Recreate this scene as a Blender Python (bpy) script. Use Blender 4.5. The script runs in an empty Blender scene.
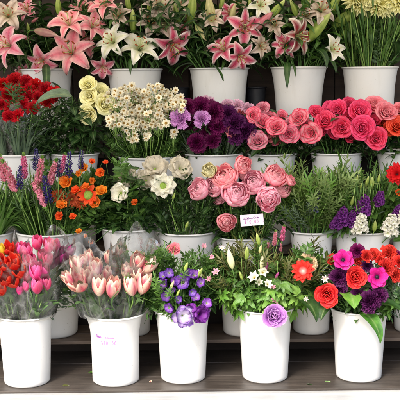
import bpy, math, random
from mathutils import Vector, Matrix, noise as mnoise
R = math.radians
random.seed(7)
S = bpy.context.scene
COL = S.collection

# ------------------------------------------------------------------ camera, sky, sun, exposure
F_PX = 900.0
CAM = Vector((0.0, -3.6, 1.222))
PITCH, ROLL = 7.6, -0.55
cam_d = bpy.data.cameras.new('camera'); cam = bpy.data.objects.new('camera', cam_d); COL.objects.link(cam)
cam_d.sensor_width = 36.0; cam_d.lens = 36.0 * F_PX / 400.0
cam_d.clip_start = 0.05; cam_d.clip_end = 400
cam.matrix_world = Matrix.Translation(CAM) @ Matrix.Rotation(R(90 - PITCH), 4, 'X') @ Matrix.Rotation(R(ROLL), 4, 'Z')
S.camera = cam
CAMM = cam.matrix_world.copy()

SUN_EL, SUN_AZ = 44.0, -28.0      # azimuth measured from straight behind the camera, negative = from the left
world = bpy.data.worlds.new('World'); S.world = world; world.use_nodes = True
wn = world.node_tree.nodes; wl = world.node_tree.links
for n in list(wn): wn.remove(n)
sky = wn.new('ShaderNodeTexSky'); sky.sky_type = 'NISHITA'; sky.sun_disc = False
sky.sun_elevation = R(SUN_EL); sky.sun_rotation = R(180 - SUN_AZ)
sky.dust_density = 3.0; sky.air_density = 1.0; sky.ozone_density = 0.6
bg = wn.new('ShaderNodeBackground'); bg.inputs['Strength'].default_value = 0.15
wo = wn.new('ShaderNodeOutputWorld')
wl.new(sky.outputs[0], bg.inputs[0]); wl.new(bg.outputs[0], wo.inputs[0])
sun_d = bpy.data.lights.new('sun', 'SUN'); sun = bpy.data.objects.new('sun', sun_d); COL.objects.link(sun)
sun_d.energy = 2.0; sun_d.angle = R(12); sun_d.color = (1.0, 0.95, 0.87)
sdir = Vector((math.sin(R(SUN_AZ)) * math.cos(R(SUN_EL)), -math.cos(R(SUN_AZ)) * math.cos(R(SUN_EL)), math.sin(R(SUN_EL))))
sun.location = sdir * 8
sun.rotation_euler = sdir.to_track_quat('Z', 'Y').to_euler()
vs = S.view_settings
vs.view_transform = 'Standard'; vs.look = 'None'; vs.gamma = 1.0; vs.use_curve_mapping = False
vs.exposure = 1.35

def P(px, py, Y):
    """the point at distance Y along the world's y axis seen at pixel (px, py) of the 400 px photograph"""
    d = CAMM.to_3x3() @ Vector(((px - 200) / F_PX, (200 - py) / F_PX, -1.0))
    return CAM + d * ((Y - CAM.y) / d.y)
def MPP(Y): return (Y - CAM.y) / F_PX      # metres per pixel

# ------------------------------------------------------------------ materials
def srgb(h):
    h = h.lstrip('#'); c = [int(h[i:i + 2], 16) / 255 for i in (0, 2, 4)]
    return tuple((x / 12.92 if x <= 0.04045 else ((x + 0.055) / 1.055) ** 2.4) for x in c) + (1.0,)
class NT:
    def __init__(s, name):
        s.m = bpy.data.materials.new(name); s.m.use_nodes = True
        s.t = s.m.node_tree; s.n = s.t.nodes; s.l = s.t.links
        for x in list(s.n): s.n.remove(x)
        s.out = s.n.new('ShaderNodeOutputMaterial')
    def node(s, typ, **kw):
        n = s.n.new(typ)
        for k, v in kw.items(): setattr(n, k, v)
        return n
    def link(s, a, b): s.l.new(a, b)
    def val(s, sock, x):
        if hasattr(x, 'is_linked') or hasattr(x, 'links'): s.l.new(x, sock)
        else: sock.default_value = x
    def math(s, op, a, b=None, clamp=False):
        n = s.node('ShaderNodeMath', operation=op); n.use_clamp = clamp
        s.val(n.inputs[0], a)
        if b is not None: s.val(n.inputs[1], b)
        return n.outputs[0]
    def mix(s, f, a, b, bt='MIX'):
        n = s.node('ShaderNodeMix', data_type='RGBA', blend_type=bt)
        s.val(n.inputs[0], f); s.val(n.inputs[6], a); s.val(n.inputs[7], b)
        return n.outputs[2]
    def noise(s, vec, scale, detail=3, rough=0.5):
        n = s.node('ShaderNodeTexNoise'); n.inputs['Scale'].default_value = scale
        n.inputs['Detail'].default_value = detail; n.inputs['Roughness'].default_value = rough
        if vec is not None: s.link(vec, n.inputs['Vector'])
        return n.outputs[0]
    def mrange(s, x, a, b, c, d):
        n = s.node('ShaderNodeMapRange'); s.val(n.inputs[0], x)
        for i, v in enumerate((a, b, c, d)): n.inputs[i + 1].default_value = v
        return n.outputs[0]
    def bump(s, h, strength, dist=0.002):
        n = s.node('ShaderNodeBump'); n.inputs['Strength'].default_value = strength; n.inputs['Distance'].default_value = dist
        s.link(h, n.inputs['Height']); return n.outputs[0]
    def bsdf(s, color, rough=0.5, spec=0.4, normal=None, trans=0.0, tcol=None):
        b = s.node('ShaderNodeBsdfPrincipled')
        s.val(b.inputs['Base Color'], color); s.val(b.inputs['Roughness'], rough); b.inputs['Specular IOR Level'].default_value = spec
        if normal is not None: s.link(normal, b.inputs['Normal'])
        if trans > 0:
            t = s.node('ShaderNodeBsdfTranslucent'); s.val(t.inputs[0], color if tcol is None else tcol)
            m = s.node('ShaderNodeMixShader'); m.inputs[0].default_value = trans
            s.link(b.outputs[0], m.inputs[1]); s.link(t.outputs[0], m.inputs[2]); s.link(m.outputs[0], s.out.inputs[0])
        else: s.link(b.outputs[0], s.out.inputs[0])
        return b

def petal_mat(name, base, mid, tip, edge=None, ep=4.0, stripe=None, sp=4.0, vary=0.12, hue=0.002, spots=None, rough=0.55, trans=0.28, vein=0.25):
    n = NT(name)
    uv = n.node('ShaderNodeUVMap').outputs[0]
    sx = n.node('ShaderNodeSeparateXYZ'); n.link(uv, sx.inputs[0])
    u, v = sx.outputs[0], sx.outputs[1]
    rp = n.node('ShaderNodeValToRGB'); n.link(v, rp.inputs[0])
    e = rp.color_ramp.elements; e[0].position = 0.05; e[0].color = srgb(base); e[1].position = 1.0; e[1].color = srgb(tip)
    m = e.new(0.5); m.color = srgb(mid)
    c = rp.outputs[0]
    d = n.math('ABSOLUTE', n.math('SUBTRACT', n.math('MULTIPLY', u, 2.0), 1.0))
    if edge:
        f = n.math('MAXIMUM', n.math('POWER', d, ep), n.math('POWER', v, ep * 3.2), True)
        c = n.mix(f, c, srgb(edge))
    if stripe:
        f = n.math('MULTIPLY', n.math('POWER', n.math('SUBTRACT', 1.0, d, True), sp), n.mrange(v, 0.75, 1.0, 0.9, 0.0), True)
        c = n.mix(f, c, srgb(stripe))
    cb = n.node('ShaderNodeCombineXYZ'); n.link(n.math('MULTIPLY', u, 34.0), cb.inputs[0]); n.link(n.math('MULTIPLY', v, 2.2), cb.inputs[1])
    oi = n.node('ShaderNodeObjectInfo')
    n.link(n.math('MULTIPLY', oi.outputs['Random'], 37.0), cb.inputs[2])
    vn = n.noise(cb.outputs[0], 1.0, 3)
    g = n.node('ShaderNodeNewGeometry'); cl = n.noise(g.outputs['Position'], 60.0, 3)
    k = n.math('MULTIPLY', n.mrange(vn, 0.3, 0.7, 1 - vein, 1 + vein * 0.6), n.mrange(cl, 0.3, 0.7, 0.86, 1.12))
    k = n.math('MULTIPLY', k, n.mrange(oi.outputs['Random'], 0, 1, 1 - vary, 1 + vary))
    if spots:
        vo = n.node('ShaderNodeTexVoronoi'); vo.inputs['Scale'].default_value = 1.0
        cb2 = n.node('ShaderNodeCombineXYZ'); n.link(n.math('MULTIPLY', u, 11.0), cb2.inputs[0]); n.link(n.math('MULTIPLY', v, 22.0), cb2.inputs[1])
        n.link(cb2.outputs[0], vo.inputs['Vector'])
        f = n.math('MULTIPLY', n.math('LESS_THAN', vo.outputs['Distance'], 0.27), n.math('MULTIPLY', n.mrange(v, 0.35, 0.72, 1.0, 0.0), n.mrange(d, 0.4, 0.75, 1, 0)), True)
        c = n.mix(f, c, srgb(spots))
    h = n.node('ShaderNodeHueSaturation'); n.link(c, h.inputs['Color']); n.link(k, h.inputs['Value'])
    n.link(n.mrange(n.math('FRACT', n.math('MULTIPLY', oi.outputs['Random'], 7.31)), 0, 1, 0.5 - hue, 0.5 + hue), h.inputs['Hue'])
    n.bsdf(h.outputs[0], rough, 0.3, n.bump(vn, 0.35, 0.0015), trans)
    return n.m

def leaf_mat(name, dark, light, rough=0.42, vein=0.5, trans=0.22, spec=0.45):
    n = NT(name)
    uv = n.node('ShaderNodeUVMap').outputs[0]
    sx = n.node('ShaderNodeSeparateXYZ'); n.link(uv, sx.inputs[0])
    u, v = sx.outputs[0], sx.outputs[1]
    oi = n.node('ShaderNodeObjectInfo'); g = n.node('ShaderNodeNewGeometry')
    f = n.math('ADD', n.mrange(n.noise(g.outputs['Position'], 23, 3), 0.3, 0.7, 0, 0.8), n.mrange(oi.outputs['Random'], 0, 1, -0.3, 0.35), True)
    c = n.mix(f, srgb(dark), srgb(light))
    d = n.math('ABSOLUTE', n.math('SUBTRACT', n.math('MULTIPLY', u, 2.0), 1.0))
    mr = n.math('POWER', n.math('SUBTRACT', 1.0, d, True), 9.0, True)
    c = n.mix(n.math('MULTIPLY', mr, vein), c, srgb('#9bb070'))
    cb = n.node('ShaderNodeCombineXYZ'); n.link(n.math('MULTIPLY', d, 3.0), cb.inputs[0]); n.link(n.math('SUBTRACT', n.math('MULTIPLY', v, 16.0), n.math('MULTIPLY', d, 5.0)), cb.inputs[1])
    wv = n.noise(cb.outputs[0], 1.3, 2)
    c = n.mix(n.mrange(wv, 0.4, 0.7, 0, 0.35), c, srgb(dark), 'MULTIPLY')
    n.bsdf(c, rough, spec, n.bump(wv, 0.4, 0.001), trans)
    return n.m

M = {}
M['lily_pink'] = petal_mat('lily_pink', '#feeee2', '#f8a0b4', '#fdced4', vein=0.12, edge='#fcdcd8', ep=4, stripe='#e05070', sp=2.0, spots='#8c1430', rough=0.45)
M['lily_coral'] = petal_mat('lily_coral', '#feeee0', '#fcaab0', '#fed0d0', vein=0.12, edge='#fcd8cc', ep=4, stripe='#ee6c80', sp=2.0, rough=0.45)
M['lily_star'] = petal_mat('lily_star', '#f8dcd0', '#e8648a', '#fac8cc', edge='#fff2ec', ep=2.0, stripe='#cc2c58', sp=1.6, spots='#6c0c24', rough=0.45)
M['lily_red'] = petal_mat('lily_red', '#e0c090', '#b42c44', '#fceedd', edge='#fff6e4', ep=1.7, stripe='#8c1428', sp=1.5, rough=0.45)
M['lily_white'] = petal_mat('lily_white', '#d4dc98', '#fbf6e8', '#fdf8ee', stripe='#e4e2b4', sp=3, rough=0.45, vein=0.06)
M['lily_dusty'] = petal_mat('lily_dusty', '#d0cc98', '#f2dccc', '#f8eadc', stripe='#a88a74', sp=2.5, rough=0.5, vein=0.15)
M['bud_green'] = petal_mat('bud_green', '#9cbc54', '#ccdc74', '#e0e49c', stripe='#8aa444', sp=1.5, vein=0.12)
M['bud_cream'] = petal_mat('bud_cream', '#b8c070', '#e6dca8', '#ecd8b0', stripe='#c8c480', sp=1.5, vein=0.12)
M['bud_white'] = petal_mat('bud_white', '#c0cc80', '#eee8cc', '#f4eeda', stripe='#dcdcaa', sp=1.5, vein=0.1)
M['bud_pink'] = petal_mat('bud_pink', '#b8b080', '#e0909a', '#ecb4b0', stripe='#d0707e', sp=1.5, vein=0.15)
M['bud_dusty'] = petal_mat('bud_dusty', '#98a068', '#b88f86', '#d8b8a8', stripe='#a06a68', sp=1.5, vein=0.15)
M['bud_mauve'] = petal_mat('bud_mauve', '#7c8a58', '#a84a80', '#c060a0', stripe='#8a3068', sp=1.5, vein=0.15)
M['carn_red'] = petal_mat('carn_red', '#800810', '#c40c1c', '#d81a26', vary=0.2)
M['carn_purple'] = petal_mat('carn_purple', '#300420', '#5e0a40', '#7c1458', vary=0.2)
M['carn_plum'] = petal_mat('carn_plum', '#240828', '#4a1048', '#64205c', vary=0.2)
M['carn_lilac'] = petal_mat('carn_lilac', '#c458b4', '#dc80d4', '#eca8e4', edge='#e4aee4', vary=0.08)
M['carn_pale'] = petal_mat('carn_pale', '#d888b4', '#f0acc8', '#f8c4d8', edge='#f0c8dc', vary=0.08)
M['rose_yellow'] = petal_mat('rose_yellow', '#e4d474', '#f8f0ac', '#fcf8c4', vary=0.05, vein=0.08)
M['rose_bi'] = petal_mat('rose_bi', '#fff0ea', '#fcd0d6', '#f2809a', vein=0.12, edge='#e4305c', ep=3, vary=0.1, hue=0.004)
M['rose_bilight'] = petal_mat('rose_bilight', '#fdeee6', '#fad0d4', '#f4a0b4', edge='#e05a7c', ep=3, vary=0.1)
M['rose_hot'] = petal_mat('rose_hot', '#c8103c', '#f0305c', '#f8507a', edge='#f8608c', vary=0.12, hue=0.004)
M['rose_coralpink'] = petal_mat('rose_coralpink', '#e0606c', '#f47c8c', '#fa9ca4', vary=0.1)
M['rose_orange'] = petal_mat('rose_orange', '#c01c10', '#ec3c28', '#f45c44', vary=0.1)
M['rose_red'] = petal_mat('rose_red', '#8c0608', '#c01418', '#d82c2c', edge='#f04c3c', vary=0.1)
M['rose_lilac'] = petal_mat('rose_lilac', '#7c3490', '#a058b0', '#b87cc4', edge='#d8a4dc', vary=0.06)
M['ranun_pink'] = petal_mat('ranun_pink', '#fcb8b0', '#ff9cb6', '#ffc0d0', vein=0.08, edge='#ffc8d2', ep=3, vary=0.06, hue=0.004)
M['ranun_coral'] = petal_mat('ranun_coral', '#fca898', '#ff8ea0', '#ffb4be', vein=0.08, edge='#ffbcbc', ep=3, vary=0.06, hue=0.004)
M['ranun_cream'] = petal_mat('ranun_cream', '#c8b070', '#e8dca4', '#f0e8bc', vary=0.06)
M['peach'] = petal_mat('peach', '#c08a58', '#ecc494', '#f4d8b0', vary=0.06)
M['anem'] = petal_mat('anem', '#500c40', '#c4107c', '#e0309c', vary=0.1, vein=0.35)
M['gerb_red'] = petal_mat('gerb_red', '#f0c8c0', '#e02c24', '#ee3c2c', vary=0.1)
M['poppy_white'] = petal_mat('poppy_white', '#c8cc88', '#f0ecd4', '#f6f2e0', vary=0.05, vein=0.12)
M['dusty'] = petal_mat('dusty', '#b4b08c', '#d4cab2', '#dcd2bc', vary=0.08, vein=0.12)
M['daisy'] = petal_mat('daisy', '#d0b070', '#f6eccc', '#faf4e0', vary=0.2, vein=0.1)
M['yellow_mum'] = petal_mat('yellow_mum', '#d8d060', '#f8f2ac', '#fcfac8', vary=0.05, vein=0.1)
M['orange'] = petal_mat('orange', '#c83c08', '#ee6414', '#f4822c', vary=0.12, hue=0.02)
M['russet'] = petal_mat('russet', '#5c200c', '#a83c14', '#cc5820', vary=0.15)
M['spike_pink'] = petal_mat('spike_pink', '#d88c90', '#ee84a0', '#f8b4c0', vary=0.12)
M['spike_magenta'] = petal_mat('spike_magenta', '#cc5c90', '#e8689c', '#f498bc', vary=0.12)
M['spike_blue'] = petal_mat('spike_blue', '#241c50', '#3c2c78', '#584a98', vary=0.15)
M['stock_purple'] = petal_mat('stock_purple', '#3c1044', '#682478', '#8c4098', vary=0.15)
M['stock_white'] = petal_mat('stock_white', '#d8dcac', '#faf6e6', '#fdfbf0', vary=0.05, vein=0.1)
M['stock_blue'] = petal_mat('stock_blue', '#505880', '#7c84b0', '#a4a8cc', vary=0.1)
M['lisi'] = petal_mat('lisi', '#e4dcec', '#a070c4', '#7c3aac', edge='#4c1a80', ep=2.5, vary=0.15, hue=0.02)
M['lisi_dark'] = petal_mat('lisi_dark', '#481464', '#701c84', '#8c3ca8', vary=0.15)
M['lisi_white'] = petal_mat('lisi_white', '#f6f2f8', '#ece0f2', '#a070c8', edge='#5c2490', ep=5, vary=0.1)
M['tulip_pink'] = petal_mat('tulip_pink', '#f6e8cc', '#f8c4b4', '#f8dcc8', edge='#f6dcc4', ep=2.2, stripe='#dc3860', sp=1.6, vary=0.1, hue=0.015, rough=0.4)
M['tulip_cream'] = petal_mat('tulip_cream', '#f8f0d8', '#f8d4c0', '#fae4d0', edge='#f8e4cc', ep=1.8, stripe='#e04c70', sp=2.0, vary=0.1, rough=0.4)
M['tulip_hot'] = petal_mat('tulip_hot', '#e87cac', '#ec3c80', '#f870a4', edge='#f080b0', ep=4, vary=0.15, rough=0.38, hue=0.012)
M['tulip_plum'] = petal_mat('tulip_plum', '#4c0c3c', '#7c1458', '#9c2c70', vary=0.12, rough=0.38)
M['tulip_red'] = petal_mat('tulip_red', '#e07040', '#d41c18', '#ea3428', edge='#f26a4c', ep=4, vary=0.15, rough=0.38)
M['tulip_yellow'] = petal_mat('tulip_yellow', '#d8c040', '#f0d030', '#f6dc50', vary=0.05)
M['alstro'] = petal_mat('alstro', '#e8d8c0', '#d88aa4', '#e8b0bc', vary=0.15)
M['alstro_pale'] = petal_mat('alstro_pale', '#d8d8a8', '#e8c8cc', '#f4dce0', vary=0.08)
M['lf_dark'] = leaf_mat('lf_dark', '#1f3a19', '#40642e')
M['lf_lily'] = leaf_mat('lf_lily', '#1e3c1c', '#476c30', rough=0.35)
M['lf_mid'] = leaf_mat('lf_mid', '#33581f', '#638d3a')
M['lf_bright'] = leaf_mat('lf_bright', '#5c8c30', '#9cc058')
M['lf_grey'] = leaf_mat('lf_grey', '#4c6350', '#84997c', rough=0.55)
M['lf_tulip'] = leaf_mat('lf_tulip', '#456f3a', '#86a86a', rough=0.45, vein=0.15)
M['lf_olive'] = leaf_mat('lf_olive', '#4e5226', '#7c7c40')
M['lf_sage'] = leaf_mat('lf_sage', '#66803f', '#a2b672', rough=0.5)
M['lf_hang'] = leaf_mat('lf_hang', '#2f5e1c', '#5a9034', rough=0.33)

def plain(name, col, rough=0.5, nscale=40, amt=0.25, trans=0.0, bumpd=0.0, spec=0.4):
    n = NT(name); g = n.node('ShaderNodeNewGeometry')
    f = n.noise(g.outputs['Position'], nscale, 4)
    h = n.node('ShaderNodeHueSaturation'); h.inputs['Color'].default_value = srgb(col); n.link(n.mrange(f, 0.3, 0.7, 1 - amt, 1 + amt), h.inputs['Value'])
    n.bsdf(h.outputs[0], rough, spec, n.bump(f, 0.6, bumpd) if bumpd else None, trans)
    return n.m
M['stem'] = plain('stem', '#4c7032', 0.45, 30, 0.3)
M['stem_light'] = plain('stem_light', '#7a9a4c', 0.45, 30, 0.25)
M['stem_dark'] = plain('stem_dark', '#34502a', 0.5, 30, 0.3)
M['anther'] = plain('anther', '#8a3c14', 0.8, 300, 0.3)
M['filament'] = plain('filament', '#b8c080', 0.5)
M['centre_dark'] = plain('centre_dark', '#140a1a', 0.6, 400, 0.4, bumpd=0.001)
M['centre_yellow'] = plain('centre_yellow', '#8c6a28', 0.8, 500, 0.4, bumpd=0.001)
M['centre_green'] = plain('centre_green', '#7c9638', 0.7, 400, 0.4, bumpd=0.001)
M['centre_pale'] = plain('centre_pale', '#e8b8a0', 0.7, 400, 0.3, bumpd=0.001)

def bucket_mat():
    n = NT('white_plastic'); g = n.node('ShaderNodeNewGeometry'); oi = n.node('ShaderNodeObjectInfo')
    tc = n.node('ShaderNodeTexCoord')
    mp = n.node('ShaderNodeMapping'); mp.inputs['Scale'].default_value = (9, 9, 1.4); n.link(tc.outputs['Object'], mp.inputs[0])
    st = n.noise(mp.outputs[0], 3.0, 5, 0.6)
    sm = n.noise(g.outputs['Position'], 6.0, 4)
    c = n.mix(n.mrange(st, 0.52, 0.75, 0, 0.35), srgb('#dedddb'), srgb('#c6c3ba'))
    c = n.mix(n.mrange(sm, 0.5, 0.8, 0, 0.25), c, srgb('#d6d4cc'))
    sp = n.noise(g.outputs['Position'], 130.0, 2)
    c = n.mix(n.mrange(sp, 0.71, 0.76, 0, 0.45), c, srgb('#8f8672'))
    n.bsdf(c, n.mrange(st, 0.3, 0.7, 0.28, 0.45), 0.45, n.bump(sm, 0.15, 0.002))
    return n.m
M['bucket'] = bucket_mat()

def wood_mat(name, c1, c2, rough=0.6, wet=0.0, plank=0.0):
    n = NT(name); g = n.node('ShaderNodeNewGeometry')
    mp = n.node('ShaderNodeMapping'); mp.inputs['Scale'].default_value = (1.6, 22, 22); n.link(g.outputs['Position'], mp.inputs[0])
    gr = n.noise(mp.outputs[0], 2.2, 6, 0.65)
    bl = n.noise(g.outputs['Position'], 5.0, 4)
    c = n.mix(n.mrange(gr, 0.32, 0.68, 0, 1), srgb(c1), srgb(c2))
    c = n.mix(n.mrange(bl, 0.35, 0.7, 0, 0.45), c, srgb(c1), 'MULTIPLY')
    wt = n.noise(g.outputs['Position'], 3.3, 3)
    n.bsdf(c, n.mrange(wt, 0.35, 0.65, rough, rough - wet), 0.4, n.bump(gr, 0.5, 0.002))
    return n.m
M['deck'] = wood_mat('deck', '#3d3733', '#585049', 0.6, 0.3)
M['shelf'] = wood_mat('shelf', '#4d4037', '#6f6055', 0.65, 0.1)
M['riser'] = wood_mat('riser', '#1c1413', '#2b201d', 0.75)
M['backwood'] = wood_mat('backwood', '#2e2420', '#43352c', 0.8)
M['white_paint'] = wood_mat('white_paint', '#a2a4a6', '#b4b3b0', 0.45)

def pavement_mat():
    n = NT('pavement'); g = n.node('ShaderNodeNewGeometry')
    a = n.noise(g.outputs['Position'], 2.0, 6); b = n.noise(g.outputs['Position'], 180.0, 3)
    c = n.mix(n.mrange(a, 0.3, 0.7, 0, 1), srgb('#8c8a84'), srgb('#a5a29a'))
    c = n.mix(n.mrange(b, 0.5, 0.7, 0, 0.4), c, srgb('#6b6a66'))
    n.bsdf(c, 0.85, 0.3, n.bump(b, 0.5, 0.003)); return n.m
M['pavement'] = pavement_mat()
M['wall'] = plain('wall', '#4a423c', 0.9, 8, 0.2, bumpd=0.003)
M['canvas'] = plain('canvas', '#ece2cc', 0.9, 12, 0.05, trans=0.5)  # pale and translucent so the added awning gives warm fill from above
M['metal'] = plain('metal', '#5c5c5c', 0.4, 20, 0.1)
M['crate'] = plain('crate', '#22242a', 0.5, 60, 0.2)
M['card'] = plain('card', '#ecdfe8', 0.55, 50, 0.05)
M['ink_purple'] = plain('ink_purple', '#8a4a9c', 0.6, 80, 0.1)
M['ink_pink'] = plain('ink_pink', '#c878b4', 0.6, 80, 0.1)
M['ink_faint'] = plain('ink_faint', '#b878b0', 0.6, 80, 0.1)
M['wire'] = plain('wire', '#3c5a34', 0.4)

def cello_mat():
    n = NT('cellophane'); g = n.node('ShaderNodeNewGeometry')
    ns = n.noise(g.outputs['Position'], 55, 4, 0.6)
    bm = n.bump(ns, 0.9, 0.004)
    t = n.node('ShaderNodeBsdfTransparent'); t.inputs[0].default_value = (0.97, 0.98, 0.97, 1)
    gl = n.node('ShaderNodeBsdfGlossy'); gl.inputs['Roughness'].default_value = 0.12; n.link(bm, gl.inputs['Normal'])
    fr = n.node('ShaderNodeFresnel'); fr.inputs[0].default_value = 1.5; n.link(bm, fr.inputs['Normal'])
    f = n.math('ADD', n.math('MULTIPLY', fr.outputs[0], 1.1), 0.03, True)
    m = n.node('ShaderNodeMixShader'); n.link(f, m.inputs[0]); n.link(t.outputs[0], m.inputs[1]); n.link(gl.outputs[0], m.inputs[2])
    mp = n.node('ShaderNodeMapping'); mp.inputs['Scale'].default_value = (1, 1, .35); n.link(g.outputs['Position'], mp.inputs[0])
    rg = n.noise(mp.outputs[0], 17, 1, 0.4)
    rd = n.math('POWER', n.math('SUBTRACT', 1.0, n.math('ABSOLUTE', n.math('SUBTRACT', n.math('MULTIPLY', rg, 2.0), 1.0)), True), 22.0)  # ridge mask for highlight streaks painted along the folds
    df = n.node('ShaderNodeBsdfDiffuse'); df.inputs[0].default_value = (.95, .96, .95, 1)
    m2 = n.node('ShaderNodeMixShader'); n.link(n.math('ADD', n.math('MULTIPLY', rd, 0.09), n.mrange(ns, 0.5, 0.75, 0.01, 0.09), True), m2.inputs[0]); n.link(m.outputs[0], m2.inputs[1]); n.link(df.outputs[0], m2.inputs[2])  # white diffuse streaks and haze mixed in to imitate crinkle highlights
    n.link(m2.outputs[0], n.out.inputs[0]); return n.m
M['cello'] = cello_mat()

# ------------------------------------------------------------------ mesh helpers
class MB:
    def __init__(s): s.v = []; s.f = []; s.uv = []; s.mi = []; s.mats = []
    def add(s, v, f, uv=None, mat=None, T=None):
        o = len(s.v)
        s.v += [tuple(T @ Vector(p)) for p in v] if T is not None else v
        s.f += [tuple(i + o for i in q) for q in f]
        s.uv += uv if uv else [(0.5, 0.5)] * len(v)
        if mat not in s.mats: s.mats.append(mat)
        s.mi += [s.mats.index(mat)] * len(f)
        return s
    def mesh(s, name, smooth=True):
        me = bpy.data.meshes.new(name); me.from_pydata(s.v, [], s.f)
        l = me.uv_layers.new(name='UVMap'); idx = [0] * len(me.loops); me.loops.foreach_get('vertex_index', idx)
        flat = []
        for i in idx: flat += s.uv[i]
        l.data.foreach_set('uv', flat)
        for m in s.mats: me.materials.append(M[m])
        me.polygons.foreach_set('material_index', s.mi)
        me.polygons.foreach_set('use_smooth', [smooth] * len(s.f))
        me.update(); return me

def sh_leaf(v, a=0.55, tipw=0.0): return max(0.0, math.sin(math.pi * min(1, v) ** a)) ** 0.8 + 0.02
def sh_round(v): return min(1.0, 0.28 + 1.5 * v) * math.sqrt(max(0.0, 1 - max(0, (v - 0.55) / 0.452) ** 2.6)) if v > 0.55 else min(1.0, 0.28 + 1.5 * v)
def sh_fan(v): return 0.15 + 0.85 * v ** 0.8
def sh_egg(v): return max(0.03, math.sin(math.pi * (0.12 + 0.88 * v) ** 0.9)) ** 0.75
def sh_lance(v): return max(0.0, math.sin(math.pi * v ** 0.75)) ** 0.9 + 0.015
def sh_strap(v): return min(1, 0.35 + 1.6 * v) * (1 - v ** 5) ** 0.7 + 0.01

def petal(L=1, W=0.5, shape=sh_round, a0=60, a1=60, bp=1.0, cup=0.0, ruf=0.0, nr=3, ph=0.0, nu=3, nv=6, r0=0.0, z0=0.0, wrap=False, fringe=0.0, twist=0.0, rmin=0.05):
    V, F, UV = [], [], []
    r, z = r0, z0; dl = L / nv
    for j in range(nv + 1):
        v = j / nv; a = R(a0 + (a1 - a0) * v ** bp)
        if j: r += math.cos(a) * dl; z += math.sin(a) * dl
        w = W * shape(v)
        tw = twist * v
        for i in range(-nu, nu + 1):
            u = i / nu; s = u * w / 2
            off = cup * W * u * u * shape(v) + ruf * abs(u) ** 1.3 * v * math.sin(nr * math.pi * u + ph + v * 5) + ruf * 0.8 * v ** 3 * math.cos(nr * 2.3 * u + ph)
            off += math.sin(tw) * s
            ex = 0.0
            if fringe and j == nv: ex = fringe * (1 if i % 2 else -0.3)
            rr = r - math.sin(a) * off + math.cos(a) * ex; zz = z + math.cos(a) * off + math.sin(a) * ex
            if wrap:
                th = s / max(abs(r), rmin) if abs(r) > 1e-6 else 0
                th = max(-2.4, min(2.4, th))
                V.append((rr * math.cos(th), rr * math.sin(th), zz))
            else: V.append((rr, s * math.cos(tw), zz))
            UV.append((0.5 + 0.5 * u, v))
    n = 2 * nu + 1
    for j in range(nv):
        for i in range(2 * nu):
            a_ = j * n + i; F.append((a_, a_ + 1, a_ + 1 + n, a_ + n))
    return V, F, UV

def tube(pts, rad, sides=6, cap=True):
    pts = [Vector(p) for p in pts]; V, F, UV = [], [], []
    n = len(pts); up = Vector((0.13, 0.31, 0.94)).normalized()
    for k, p in enumerate(pts):
        t = (pts[min(k + 1, n - 1)] - pts[max(k - 1, 0)])
        t = t.normalized() if t.length > 1e-9 else Vector((0, 0, 1))
        x = t.cross(up)
        if x.length < 0.05: x = t.cross(Vector((1, 0, 0)))
        x.normalize(); y = t.cross(x)
        rr = rad[k] if isinstance(rad, (list, tuple)) else rad
        for i in range(sides):
            a = 2 * math.pi * i / sides
            V.append(tuple(p + (x * math.cos(a) + y * math.sin(a)) * rr)); UV.append((i / sides, k / max(1, n - 1)))
    for k in range(n - 1):
        for i in range(sides):
            F.append((k * sides + i, k * sides + (i + 1) % sides, (k + 1) * sides + (i + 1) % sides, (k + 1) * sides + i))
    if cap: F.append(tuple(reversed(range(sides)))); F.append(tuple((n - 1) * sides + i for i in range(sides)))
    return V, F, UV

def ball(rx, rz, z=0, nseg=10, nr=6, bumpy=0.0):
    V, F, UV = [], [], []
    for j in range(nr + 1):
        t = math.pi * j / nr
        for i in range(nseg):
            a = 2 * math.pi * i / nseg; k = 1 + bumpy * random.uniform(-1, 1)
            V.append((rx * math.sin(t) * math.cos(a) * k, rx * math.sin(t) * math.sin(a) * k, z - rz * math.cos(t) * k)); UV.append((i / nseg, j / nr))
    for j in range(nr):
        for i in range(nseg):
            F.append((j * nseg + i, j * nseg + (i + 1) % nseg, (j + 1) * nseg + (i + 1) % nseg, (j + 1) * nseg + i))
    return V, F, UV

def box(x0, x1, y0, y1, z0, z1, bev=0.0):
    if bev <= 0:
        V = [(x, y, z) for z in (z0, z1) for y in (y0, y1) for x in (x0, x1)]
        F = [(0, 2, 3, 1), (4, 5, 7, 6), (0, 1, 5, 4), (1, 3, 7, 5), (3, 2, 6, 7), (2, 0, 4, 6)]
        return V, F, None
    import bmesh
    bm = bmesh.new(); bmesh.ops.create_cube(bm, size=1)
    for v in bm.verts: v.co = Vector(((x0 + x1) / 2 + v.co.x * (x1 - x0), (y0 + y1) / 2 + v.co.y * (y1 - y0), (z0 + z1) / 2 + v.co.z * (z1 - z0)))
    bmesh.ops.bevel(bm, geom=bm.edges[:], offset=bev, segments=2, affect='EDGES', profile=0.6)
    bm.verts.index_update(); V = [tuple(v.co) for v in bm.verts]; F = [tuple(v.index for v in f.verts) for f in bm.faces]; bm.free()
    return V, F, None

RZ = lambda d: Matrix.Rotation(R(d), 4, 'Z')
RY = lambda d: Matrix.Rotation(R(d), 4, 'Y')
RX = lambda d: Matrix.Rotation(R(d), 4, 'X')
TR = lambda x, y, z: Matrix.Translation((x, y, z))
SC = lambda s: Matrix.Scale(s, 4)

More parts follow.
